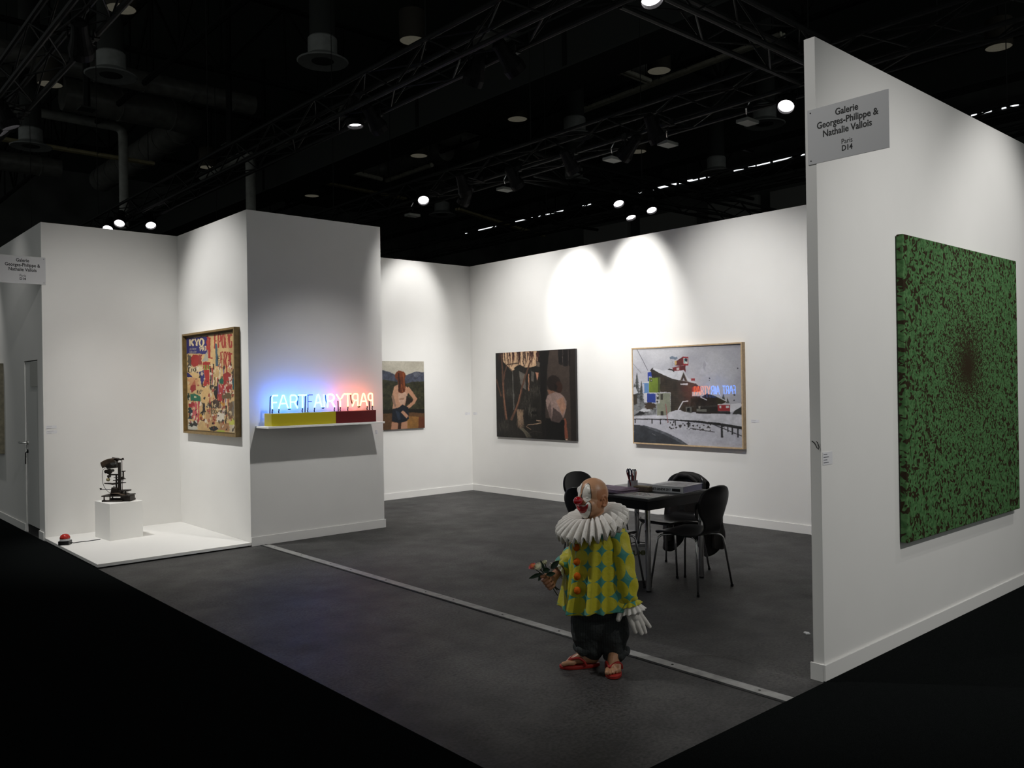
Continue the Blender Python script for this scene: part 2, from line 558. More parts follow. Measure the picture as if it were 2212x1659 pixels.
# broad fill washes, lamps added to brighten the walls lower down
SN = 'black spotlight on the long neon column truss '
spotlight((4.66, 7.20, 4.22), (8.3, 8.3, 0.8), 450, 74, 0.9, tx=(4.66, 7.2), label=SN + 'added to brighten the wall round the dark garden painting')
spotlight((4.66, 5.15, 4.22), (8.3, 5.1, 0.8), 400, 74, 0.9, tx=(4.66, 5.15), label=SN + 'added to brighten the wall round the chalet photograph')
spotlight((7.20, 6.20, 4.16), (7.0, 10.33, 0.7), 400, 44, 0.9, tx=(7.24, 6.2), label=SL + 'added to brighten the wall behind the column')
# alcove and poster
SA = 'black spotlight on the aisle truss '
spotlight((1.81, 9.56, 4.24), (3.77, 9.15, 2.3), 160, 64, 0.85, tx=(1.95, 9.56), label=SA + 'aimed at the torn poster collage')
spotlight((1.80, 9.25, 4.20), (3.45, 9.1, 0.2), 310, 64, 0.85, tx=(1.95, 9.25), label=SA + 'aimed down into the alcove')
spotlight((1.85, 7.00, 4.22), (2.95, 10.33, 1.6), 160, 58, 0.95, tx=(1.95, 7.0), label=SA + 'aimed at the rear alcove wall')
# column front with the neon shelf
spotlight((4.60, 5.65, 4.24), (4.60, 8.374, -0.4), 245, 64, 1.0, tx=(4.66, 5.65), label=SN + 'aimed at the neon shelf')
spotlight((4.52, 7.44, 4.30), (4.60, 7.10, 0), 40, 75, 0.9, tx=(4.40, 7.44), label=SN + 'pointing straight down')
# clown, front floor, end of the right wall
spotlight((1.90, 5.15, 4.22), (3.75, 3.3, 0.70), 250, 40, 0.9, tx=(1.95, 5.15), label=SA + 'aimed at the clown')
spotlight((1.90, 3.40, 4.22), (4.285, 2.30, 2.7), 88, 50, 0.9, tx=(1.95, 3.4), label=SA + 'added to brighten the end of the green painting wall')  # added lamp, lifts the sign plate and the wall end
# green painting
spotlight((7.0, 0.90, 4.20), (6.85, 2.32, 2.4), 88, 70, 0.9, tx=(7.24, 1.1), label=SL + 'lighting the right of the green painting')
spotlight((4.66, 0.60, 4.20), (5.1, 2.32, 1.8), 34, 90, 0.9, tx=(4.66, 0.8), label=SN + 'lighting the left of the green painting')
spotlight((4.66, -1.4, 4.20), (5.9, 2.32, 0.9), 330, 74, 0.9, tx=(4.66, -1.4), label=SN + 'added to brighten the green painting wall')  # added fill lamp, lifts the lower part of this wall
# storage wall outside
spotlight((1.55, 13.1, 4.22), (2.29, 13.2, 2.1), 70, 62, 0.8, tx=(1.68, 13.1), label=SA + 'lighting the framed green picture')
spotlight((1.55, 11.3, 4.22), (2.29, 11.6, 0.6), 14, 80, 0.9, tx=(1.68, 11.3), label=SA + 'above the storage door')
# fixtures whose lit lens faces the photographer
spotlight((6.93, 9.63, 4.24), (5.6, 7.4, 1.6), 14, 45, 0.7, tx=(7.24, 9.63), label=SL + 'with its bright lens over the booth corner')
spotlight((7.28, 4.24, 4.24), (6.2, 3.9, 2.9), 14, 45, 0.7, tx=(7.28, 4.24), label=SL + 'with its bright lens beside the right wall top')
SX = 'lit spotlight on the cross truss behind the back wall, '
spotlight((9.29, 8.10, 4.24), (8.9, 7.3, 3.0), 6, 50, 0.7, tx=(9.29, 8.1), label=SX + 'the one nearest the booth')
spotlight((9.90, 8.39, 4.16), (9.65, 7.6, 2.5), 6, 50, 0.7, tx=(9.9, 8.39), label=SX + 'the lowest hung of three')
spotlight((10.04, 8.10, 4.24), (9.7, 7.5, 3.2), 6, 50, 0.7, tx=(10.04, 8.1), label=SX + 'the one farthest from the booth')
spotlight((4.16, 13.82, 4.24), (3.7, 12.9, 3.1), 8, 50, 0.7, tx=(4.37, 13.82), label='lit spotlight behind the alcove wall, on the aisle side of its truss')
spotlight((4.59, 13.70, 4.24), (4.45, 12.9, 3.3), 8, 50, 0.7, tx=(4.66, 13.7), label='lit spotlight behind the alcove wall, on the booth side of its truss')
spotlight((4.10, 14.2, 4.20), (3.6, 13.3, 3.2), 8, 50, 0.7, tx=(4.37, 14.2), label='lit spotlight half hidden by the alcove wall top')
spotlight((4.55, 3.64, 4.25), (4.3, 3.1, 2.9), 5, 40, 0.7, tx=(4.66, 3.76), label='lit black spotlight at the short cross truss above the table')

# ballast plates hanging under the inner truss
gb = None
for yy in (4.75, 5.75, 6.55, 8.45, 10.6):
    t = thing('ballast_unit', 'flat grey ballast plate hanging from the inner truss', 'ballast', (7.42, yy, 4.24), 0, 'ballast plates under the inner truss')
    MB().cbox((0, 0, 0), (0.20, 0.14, 0.035)).build('plate', mat('grey_ballast', (0.16, 0.165, 0.15, 1), 0.5), t, bevel=0.004)
    MB().tube([(0, 0, 0.0175), (0.02, 0.02, 0.08), (-0.02, 0, 0.13), (0.01, -0.02, 0.2)], 0.009, 6).build('hanger', CHROME, t)

# ------------------------------------------------------------------ roof services
def dark_beam(name, a, b, label):
    x0, y0, z0 = a
    x1, y1, z1 = b
    r = thing(name, label, 'beam', ((x0 + x1) / 2, (y0 + y1) / 2, z0))
    rel = ((x0 + x1) / 2, (y0 + y1) / 2, z0)
    MB().box((x0, y0, z0), (x1, y1, z0 + 0.04)).build('flange', BEAMM, r, rel=rel)
    MB().box((x0, y0, z1 - 0.04), (x1, y1, z1)).build('flange', BEAMM, r, rel=rel)
    if x1 - x0 < y1 - y0:
        cx = (x0 + x1) / 2
        w = MB().box((cx - 0.02, y0, z0 + 0.04), (cx + 0.02, y1, z1 - 0.04))
    else:
        cy = (y0 + y1) / 2
        w = MB().box((x0, cy - 0.02, z0 + 0.04), (x1, cy + 0.02, z1 - 0.04))
    w.build('web', BEAMM, r, rel=rel)
    return r
dark_beam('roof_beam', (10.9, -8, 7.35), (11.9, 41, 8.35), 'deep dark roof beam running beside the long lamp truss')
dark_beam('roof_beam', (20.6, -8, 8.3), (21.2, 41, 9.2), 'dark roof beam in front of the far window slits')
def girder(axis, c, z0, z1, t0, t1, label, step=1.6):
    def P(t, z):
        return (c, t, z) if axis == 'Y' else (t, c, z)
    base = P(t0, z0)
    r = thing('roof_girder', label, 'girder', base)
    Q = lambda t, z: tuple(p - q for p, q in zip(P(t, z), base))
    for z in (z0, z1):
        o = rod('chord', Q(t0, z), Q(t1, z), 0.07, r)
    n = int((t1 - t0) / step)
    for i in range(n):
        a, b = t0 + i * step, t0 + (i + 1) * step
        rod('strut', Q(a, z0 if i % 2 else z1), Q(b, z1 if i % 2 else z0), 0.04, r)
        rod('strut', Q(a, z0), Q(a, z1), 0.03, r)
    return r
for x, lab in ((3.2, 'dark lattice girder over the alcove roof bay'), (6.8, 'dark lattice girder above the neon column bay'), (15.8, 'dark lattice girder beyond the back wall')):
    girder('Y', x, 8.9, 10.8, 4, 40, lab)
for y, lab in ((12.0, 'dark cross girder in the roof above the inner truss'), (19.0, 'dark cross girder in the roof behind the hanging diffusers'), (27.5, 'dark cross girder far back in the hall roof')):
    girder('X', y, 9.0, 10.9, 0, 30, lab)
# hangers (dark columns)
for i, (x, y) in enumerate(((5.0, 18.6), (8.3, 19.3), (11.4, 11.2), (11.4, 16.0), (11.4, 24.0), (16.0, 22.0))):
    t = thing('roof_hanger', 'slim dark steel hanger dropping from the roof', 'hanger', (x, y, 7.4), 0, 'roof hangers')
    rod('bar', (0, 0, 0), (0, 0, 4.2), 0.07, t)
    MB().cbox((0, 0, 0), (0.3, 0.3, 0.03)).build('plate', BEAMM, t)

def duct(path, r, m, label, ribs=True, cat='duct', name='air_duct', seg=None):
    base = path[0]
    rt_ = thing(name, label, cat, base)
    P = [Vector(p) - Vector(base) for p in path]
    # round the corners
    Q = [P[0]]
    for i in range(1, len(P) - 1):
        a, b, c = P[i - 1], P[i], P[i + 1]
        k = r * 2.0
        p0 = b + (a - b).normalized() * k
        p1 = b + (c - b).normalized() * k
        for j in range(7):
            t = j / 6
            Q.append((1 - t) ** 2 * p0 + 2 * t * (1 - t) * b + t * t * p1)
    Q.append(P[-1])
    MB().tube(Q, r, 20).build('pipe', m, rt_, smooth=True)
    if ribs:
        for i in range(len(P) - 1):
            a, b = P[i], P[i + 1]
            d = (b - a)
            n = max(1, int(d.length / (seg or 1.1)))
            for j in range(1, n + 1):
                p = a + d * (j / (n + 0.5))
                u = d.normalized()
                MB().tube([p - u * 0.02, p + u * 0.02], r * 1.045, 20).build('joint_ring', m, rt_, smooth=True)
    return rt_
duct([(2.5, 20.8, 9.0), (9.6, 20.8, 9.0)], 0.24, DUCTM, 'long round grey air duct spanning two roof bays')
duct([(5.6, 22.9, 9.0), (8.9, 22.9, 9.0), (8.9, 31.5, 9.0)], 0.40, DUCTM, 'fat round air duct turning a corner under the roof')
duct([(4.05, 25.6, 9.0), (4.05, 21.8, 9.0)], 0.25, DUCTM, 'short round air duct beside the fat cornered duct')
duct([(4.5, 24.5, 8.9), (7.5, 24.5, 8.9), (7.5, 24.5, 6.0)], 0.12, LDUCTM, 'thin pale pipe bending straight down', ribs=True, cat='pipe', name='pale_pipe', seg=2.2)
duct([(3.0, 29.0, 8.6), (7.0, 29.0, 8.6)], 0.30, DUCTM, 'round grey air duct low at the back of the left bay')
duct([(12.6, 15.25, 9.75), (17.5, 13.76, 9.75)], 0.30, DUCTM, 'ribbed flexible air duct above the fluorescent trunking', seg=0.35)
duct([(12.1, 20.6, 9.2), (16.5, 20.2, 9.2)], 0.30, DUCTM, 'upper round duct behind the deep roof beam')
duct([(12.1, 24.3, 9.0), (16.0, 24.3, 9.0), (16.0, 21.0, 9.0)], 0.34, DUCTM, 'lower round duct with elbow behind the deep roof beam')
duct([(19.5, 5.0, 9.8), (24.0, 5.0, 9.8)], 0.35, DUCTM, 'round air duct seen over the green painting wall')
pp = duct([(10.5, 26.5, 8.4), (10.5, 23.0, 8.4), (10.5, 23.0, 5.0)], 0.14, LDUCTM, 'thin pale pipe dropping beside the twin cream rails', cat='pipe', name='pale_pipe', seg=2.0)
for yy in (-0.6, -2.8):
    MB().box((-0.02, yy - 0.03, -0.16), (0.398, yy + 0.03, -0.06)).build('bracket', BEAMM, pp)

def rail(a, b, label, m=RAILM, n=3, w=0.05):
    a, b = Vector(a), Vector(b)
    r = thing('light_trunking', label, 'trunking', a)
    d = b - a
    side = d.cross(Vector((0, 0, 1))).normalized()
    for k in range(n):
        o = (k - (n - 1) / 2) * w * 2.2
        MB().tube([side * o, d + side * o], w, 8).build('tube', m, r, smooth=True)
    for f in (0.04, 0.96):
        p = d * f
        rod('hanger_rod', p + Vector((0, 0, w)), p + Vector((0, 0, 11.598 - a.z)), 0.010, r)
    q = int(d.length / 0.75)
    for j in range(q + 1):
        p = d * (j / max(q, 1))
        MB().tube([p - side * w * (n + 0.6), p - side * w * (n + 0.6) + Vector((0, 0, w * 1.5)), p + side * w * (n + 0.6) + Vector((0, 0, w * 1.5)), p + side * w * (n + 0.6)], 0.012, 5).build('bracket', BLACKM, r)
    return r
PALER = mat('pale_trunking', (0.45, 0.44, 0.35, 1), 0.6, noise=(9, 0.2))
rail((12.83, 12.16, 8.5), (15.15, 12.26, 8.5), 'short pale trunking meeting a longer one at a corner', PALER, 2)
rail((15.5, 15.1, 8.5), (15.2, 8.9, 8.5), 'long pale fluorescent trunking crossing the roof bay', PALER, 2)
rail((12.7, 23.2, 8.5), (15.35, 23.66, 8.5), 'pale trunking behind the deep roof beam', PALER, 1, 0.07)
rail((15.6, 23.75, 8.5), (15.6, 21.2, 8.5), 'pale trunking leg turning toward the inner truss', PALER, 1, 0.07)
rail((4.6, 24.65, 8.1), (8.4, 24.75, 8.1), 'twin cream rails under the thin pale pipe', RAILM, 2)
rail((11.6, 25.0, 8.5), (17.6, 25.6, 8.5), 'long twin cream rails in the distant bay', RAILM, 2)
rail((17.6, 22.5, 7.6), (23.5, 24.5, 7.6), 'distant cream rails above the back wall corner', RAILM, 2)

# hanging diffusers and downlights (look-alikes)
DIFFM = mat('diffuser_grey', (0.22, 0.23, 0.22, 1), 0.55, noise=(8, 0.15))
dif = thing('ceiling_diffuser', 'round grey air diffuser under a dark vertical duct', 'diffuser', (0, 0, 0), 0, 'hanging air diffusers')
MB().lathe([(0.20, 0.02), (0.44, 0.0), (0.46, 0.02), (0.30, 0.10), (0.21, 0.18)], n=28, cap=False).build('skirt', DIFFM, dif, smooth=True)
MB().lathe([(0.001, 0.03), (0.20, 0.02), (0.24, 0.035)], n=28, cap=False).build('grille', BEAMM, dif, smooth=True)
MB().lathe([(0.26, 0.10), (0.26, 0.42), (0.23, 0.45)], n=24, cap=False).build('collar', DIFFM, dif, smooth=True)
MB().lathe([(0.23, 0.40), (0.23, 3.6)], n=20, cap=False).build('duct', BEAMM, dif, smooth=True)
SP = [(4.91, 16.68), (7.61, 13.6), (4.85, 22.7), (17.23, 10.58), (20.12, 13.9), (17.51, 23.25), (17.67, 17.1), (14.46, 13.94)]
for i, (x, y) in enumerate(SP):
    o = dif if i == 0 else copy_tree(dif)
    o.location = (x, y, 7.5)
CYLM = mat('downlight_can', (0.030, 0.025, 0.016, 1), 0.7)
GLASSL = mat('unlit_downlight_glow', (0.30, 0.29, 0.24, 1), 0.4, emit=(1.0, 0.93, 0.7, 1), estr=0.05, noise=(14, 0.25))  # lamps are off; weak emission stands in for light the glass catches
can = thing('downlight', 'unlit cylindrical downlight with a cream glass bottom', 'lamp', (0, 0, 0), 0, 'cylindrical hall downlights')
MB().lathe([(0.24, 0.0), (0.25, 0.0), (0.25, 0.55), (0.20, 0.58)], n=24, cap=False).build('can', CYLM, can, smooth=True)
MB().lathe([(0.001, 0.012), (0.24, 0.012)], n=24, cap=False).build('glass', GLASSL, can)
rod('stem', (0, 0, 0.55), (0, 0, 3.395), 0.03, can)
DL = [(4.67, 15.26), (4.65, 19.98), (14.03, 15.48), (14.05, 19.71), (18.66, 15.52), (18.48, 6.09), (14.11, 26.1), (14.2, 11.2), (9.3, 13.2), (9.9, 24.6)]
for i, (x, y) in enumerate(DL):
    o = can if i == 0 else copy_tree(can)
    o.location = (x, y, 8.2)

# far clerestory slits on the hall wall, daylight behind
GLOW = mat('daylight_slit', (0.8, 0.85, 0.9, 1), 0.5, emit=(0.93, 0.97, 1.0, 1), estr=1.3)
cl = struct(MB().box((30.02, 8.6, 10.05), (30.9, 38.2, 10.62)).build('window_1', mat('clerestory_frame', (0.03, 0.03, 0.03, 1), 0.8)), 'long dark clerestory with a broken row of daylight slits', 'window')
for a, b in [(37.68, 37.52), (36.51, 35.0), (33.4, 32.07), (31.62, 31.48), (31.06, 29.73), (28.48, 27.93), (24.96, 24.77), (24.1, 24.05), (23.89, 22.82), (22.66, 22.39), (22.29, 21.69), (21.57, 21.05), (20.38, 20.23), (19.89, 19.43), (19.21, 18.89), (18.81, 18.22), (18.08, 17.27), (16.88, 16.73), (10.75, 10.58), (10.42, 10.13), (9.83, 9.68), (9.58, 9.34)]:
    MB().box((30.0, b, 10.29), (30.02, a, 10.37)).build('pane', GLOW, cl)
PANELM = mat('far_pale_panel', (0.30, 0.30, 0.28, 1), 0.9)
for i, (y0, y1) in enumerate(((14.2, 15.6), (16.2, 18.6), (19.2, 21.6), (22.4, 25.4), (26.2, 29.0))):
    t = MB().box((30.6, y0, 7.2), (30.899, y1, 9.3)).build('wall_panel', PANELM)
    tag(t, 'pale panel high on the far hall wall below the window slits', 'panel', 'far hall wall panels')
# ------------------------------------------------------------------ flat print: a small raster painter that fills colour attributes
STROKES = {  # stroke letters on a unit box: x 0..1, y 0 (bottom)..1 (top)
    'A': [[(0, 0), (0.42, 1), (0.58, 1), (1, 0)], [(0.2, 0.38), (0.8, 0.38)]],
    'B': [[(0, 0), (0, 1), (0.7, 1), (0.85, 0.77), (0.7, 0.53), (0, 0.53)], [(0.7, 0.53), (0.95, 0.27), (0.75, 0), (0, 0)]],
    'C': [[(0.95, 0.85), (0.7, 1), (0.3, 1), (0.02, 0.7), (0.02, 0.3), (0.3, 0), (0.7, 0), (0.95, 0.15)]],
    'E': [[(0.9, 1), (0, 1), (0, 0), (0.9, 0)], [(0, 0.52), (0.7, 0.52)]],
    'F': [[(0, 0), (0, 0.88), (0.14, 1), (1, 1)], [(0, 0.48), (0.8, 0.48)]],
    'G': [[(0.95, 0.85), (0.7, 1), (0.3, 1), (0.02, 0.7), (0.02, 0.3), (0.3, 0), (0.7, 0), (0.95, 0.2), (0.95, 0.45), (0.55, 0.45)]],
    'I': [[(0.5, 0), (0.5, 1)]],
    'K': [[(0, 0), (0, 1)], [(0.9, 1), (0, 0.45)], [(0.3, 0.62), (0.95, 0)]],
    'L': [[(0, 1), (0, 0), (0.85, 0)]],
    'M': [[(0, 0), (0, 1), (0.5, 0.35), (1, 1), (1, 0)]],
    'N': [[(0, 0), (0, 1), (1, 0), (1, 1)]],
    'O': [[(0.3, 0), (0.02, 0.3), (0.02, 0.7), (0.3, 1), (0.7, 1), (0.98, 0.7), (0.98, 0.3), (0.7, 0), (0.3, 0)]],
    'P': [[(0, 0), (0, 0.9), (0.1, 1), (0.65, 1), (0.93, 0.87), (0.93, 0.58), (0.65, 0.45), (0.1, 0.45)]],
    'R': [[(0, 0), (0, 0.9), (0.1, 1), (0.65, 1), (0.92, 0.87), (0.92, 0.62), (0.65, 0.48), (0.08, 0.48)], [(0.55, 0.48), (1, 0)]],
    'S': [[(0.92, 0.85), (0.7, 1), (0.28, 1), (0.05, 0.8), (0.2, 0.58), (0.8, 0.42), (0.95, 0.2), (0.7, 0), (0.28, 0), (0.05, 0.15)]],
    'T': [[(0, 1), (1, 1)], [(0.5, 1), (0.5, 0)]],
    'U': [[(0, 1), (0, 0.3), (0.25, 0), (0.75, 0), (1, 0.3), (1, 1)]],
    'Y': [[(0, 1), (0.5, 0.5), (1, 1)], [(0.5, 0.5), (0.5, 0)]],
}
def homography(src, dst):
    A, b = [], []
    for (x, y), (u, v) in zip(src, dst):
        A += [[x, y, 1, 0, 0, 0, -u * x, -u * y], [0, 0, 0, x, y, 1, -v * x, -v * y]]
        b += [u, v]
    h = np.linalg.solve(np.array(A, float), np.array(b, float))
    return np.append(h, 1).reshape(3, 3)
class Art:
    def __init__(s, w, h, quad, uv=((0, 0), (1, 0), (1, 1), (0, 1)), bg=(128, 128, 128)):
        s.w, s.h = w, h
        s.im = np.zeros((h, w, 3)) + np.array(bg, float)
        s.H = homography(quad, [(u * w, v * h) for u, v in uv])
        s.yy, s.xx = np.mgrid[0:h, 0:w] + 0.5
    def m(s, P):
        P = np.array(P, float)
        q = np.c_[P, np.ones(len(P))] @ s.H.T
        return q[:, :2] / q[:, 2:]
    def noise(s, n, seed=0, ay=None):
        r = np.random.default_rng(seed)
        ny = ay or n
        g = r.random((ny + 2, n + 2))
        x = s.xx / s.w * n
        y = s.yy / s.h * ny
        xi, yi = x.astype(int), y.astype(int)
        fx, fy = x - xi, y - yi
        fx, fy = fx * fx * (3 - 2 * fx), fy * fy * (3 - 2 * fy)
        return (g[yi, xi] * (1 - fx) + g[yi, xi + 1] * fx) * (1 - fy) + (g[yi + 1, xi] * (1 - fx) + g[yi + 1, xi + 1] * fx) * fy
    def mask(s, P, mapped=False):
        q = P if mapped else s.m(P)
        x0, x1 = int(max(0, q[:, 0].min() - 1)), int(min(s.w, q[:, 0].max() + 2))
        y0, y1 = int(max(0, q[:, 1].min() - 1)), int(min(s.h, q[:, 1].max() + 2))
        if x1 <= x0 or y1 <= y0:
            return None
        X, Y = s.xx[y0:y1, x0:x1], s.yy[y0:y1, x0:x1]
        ins = np.zeros(X.shape, bool)
        n = len(q)
        for i in range(n):
            (ax, ay), (bx, by) = q[i], q[(i + 1) % n]
            if ay == by:
                continue
            c = ((ay > Y) != (by > Y)) & (X < (bx - ax) * (Y - ay) / (by - ay) + ax)
            ins ^= c
        return (slice(y0, y1), slice(x0, x1)), ins
    def poly(s, P, col, a=1.0, tex=0.0, seed=1, mapped=False):
        r = s.mask(P, mapped)
        if r is None:
            return s
        sl, ins = r
        c = np.array(col, float)
        sub = s.im[sl]
        if tex:
            n = (s.noise(24, seed)[sl] * 0.6 + s.noise(70, seed + 1)[sl] * 0.4 - 0.5)[..., None]
            cc = c * (1 + tex * 2 * n)
        else:
            cc = np.broadcast_to(c, sub.shape)
        sub[ins] = sub[ins] * (1 - a) + cc[ins] * a
        s.im[sl] = sub
        return s
    def line(s, P, w, col, a=1.0):
        """w: width in source pixels, number or (start, end)."""
        P = np.array(P, float)
        n = len(P)
        W = np.linspace(w[0], w[1], n) if isinstance(w, (tuple, list)) else np.full(n, float(w))
        T = np.gradient(P, axis=0)
        T /= np.maximum(np.linalg.norm(T, axis=1, keepdims=True), 1e-6)
        N = np.c_[-T[:, 1], T[:, 0]] * W[:, None] / 2
        return s.poly(np.r_[P + N, (P - N)[::-1]], col, a)
    def blob(s, cx, cy, rx, ry, col, jag=0.2, n=26, a=1.0, tex=0.0, rng=None):
        rng = rng or RNG
        t = np.linspace(0, 2 * PI, n, endpoint=False)
        k = 1 + (rng.random(n) - 0.5) * 2 * jag
        return s.poly(np.c_[cx + rx * k * np.cos(t), cy + ry * k * np.sin(t)], col, a, tex)
    def torn(s, x0, y0, x1, y1, col, j=10, a=1.0, tex=0.0, rng=None, n=9):
        rng = rng or RNG
        t = np.linspace(0, 1, n)
        J = lambda: (rng.random(n) - 0.5) * 2 * j
        P = np.r_[np.c_[x0 + (x1 - x0) * t, y0 + J()], np.c_[x1 + J(), y0 + (y1 - y0) * t],
                  np.c_[x1 + (x0 - x1) * t, y1 + J()], np.c_[x0 + J(), y1 + (y0 - y1) * t]]
        return s.poly(P, col, a, tex)
    def text(s, txt, x, y, w, h, gap, lw, col, a=1.0, skew=0.0):
        """letters left to right from x; y is the baseline (down positive)."""
        for ch in txt:
            for st in STROKES.get(ch, []):
                s.line([(x + px * w, y - py * h + skew * (px * w)) for px, py in st], lw, col, a)
            x += w + gap
        return s
    def grad(s, c0, c1, axis=1):
        t = (s.yy / s.h if axis else s.xx / s.w)[..., None]
        s.im = np.array(c0, float) * (1 - t) + np.array(c1, float) * t
        return s
    def soften(s, warp, seed=21, n=1):
        """brush-like wobble and slight blur so that shapes read as paint."""
        dx = ((s.noise(60, seed) + s.noise(25, seed + 1)) - 1.0) * warp
        dy = ((s.noise(60, seed + 2) + s.noise(25, seed + 3)) - 1.0) * warp
        xi = np.clip((s.xx + dx).astype(int), 0, s.w - 1)
        yi = np.clip((s.yy + dy).astype(int), 0, s.h - 1)
        im = s.im[yi, xi]
        for k in range(n):
            p = np.pad(im, ((1, 1), (1, 1), (0, 0)), 'edge')
            im = (p[1:-1, 1:-1] * 4 + (p[:-2, 1:-1] + p[2:, 1:-1] + p[1:-1, :-2] + p[1:-1, 2:]) * 2 + p[:-2, :-2] + p[:-2, 2:] + p[2:, :-2] + p[2:, 2:]) / 16
        s.im = im
        return s
    def mottle(s, amt, seed=3):
        n = s.noise(40, seed) * 0.5 + s.noise(110, seed + 1) * 0.5 - 0.5
        s.im *= (1 + 2 * amt * n)[..., None]
        return s

ART_MATS = {}
def art_mat(name, rough=0.6, coat=0.0, spec=0.3, croft=0.03):
    m = bpy.data.materials.new(name)
    m.use_nodes = True
    nt = m.node_tree
    b = nt.nodes['Principled BSDF']
    at = nt.nodes.new('ShaderNodeVertexColor')
    at.layer_name = 'print'
    nt.links.new(at.outputs['Color'], b.inputs['Base Color'])
    b.inputs['Roughness'].default_value = rough
    b.inputs['Specular IOR Level'].default_value = spec
    b.inputs['Coat Weight'].default_value = coat
    b.inputs['Coat Roughness'].default_value = croft
    return m
def art_panel(name, art, m, parent, org, ux, dz, gain=1.0):
    """flat picture surface: org = top-left corner, ux = vector along the top, dz = vector down."""
    h, w = art.h, art.w
    im = np.clip(art.im, 0, 255) / 255.0
    L = np.where(im <= 0.04045, im / 12.92, ((im + 0.055) / 1.055) ** 2.4) * gain
    L = np.clip(L, 0, 0.92)
    org, ux, dz = np.array(org), np.array(ux), np.array(dz)
    u = (np.arange(w) / (w - 1))[None, :, None]
    v = (np.arange(h) / (h - 1))[:, None, None]
    co = (org + u * ux + v * dz).reshape(-1, 3)
    idx = np.arange(h * w).reshape(h, w)
    q = np.stack([idx[1:, :-1], idx[1:, 1:], idx[:-1, 1:], idx[:-1, :-1]], -1).reshape(-1, 4)
    me = bpy.data.meshes.new(name)
    me.vertices.add(h * w)
    me.vertices.foreach_set('co', co.ravel())
    me.loops.add(q.size)
    me.loops.foreach_set('vertex_index', q.ravel().astype(np.int32))
    me.polygons.add(len(q))
    me.polygons.foreach_set('loop_start', np.arange(0, q.size, 4, dtype=np.int32))
    me.polygons.foreach_set('loop_total', np.full(len(q), 4, np.int32))
    me.update(calc_edges=True)
    ca = me.color_attributes.new('print', 'FLOAT_COLOR', 'POINT')
    ca.data.foreach_set('color', np.c_[L.reshape(-1, 3), np.ones(h * w)].ravel())
    return link(name, me, m, parent)

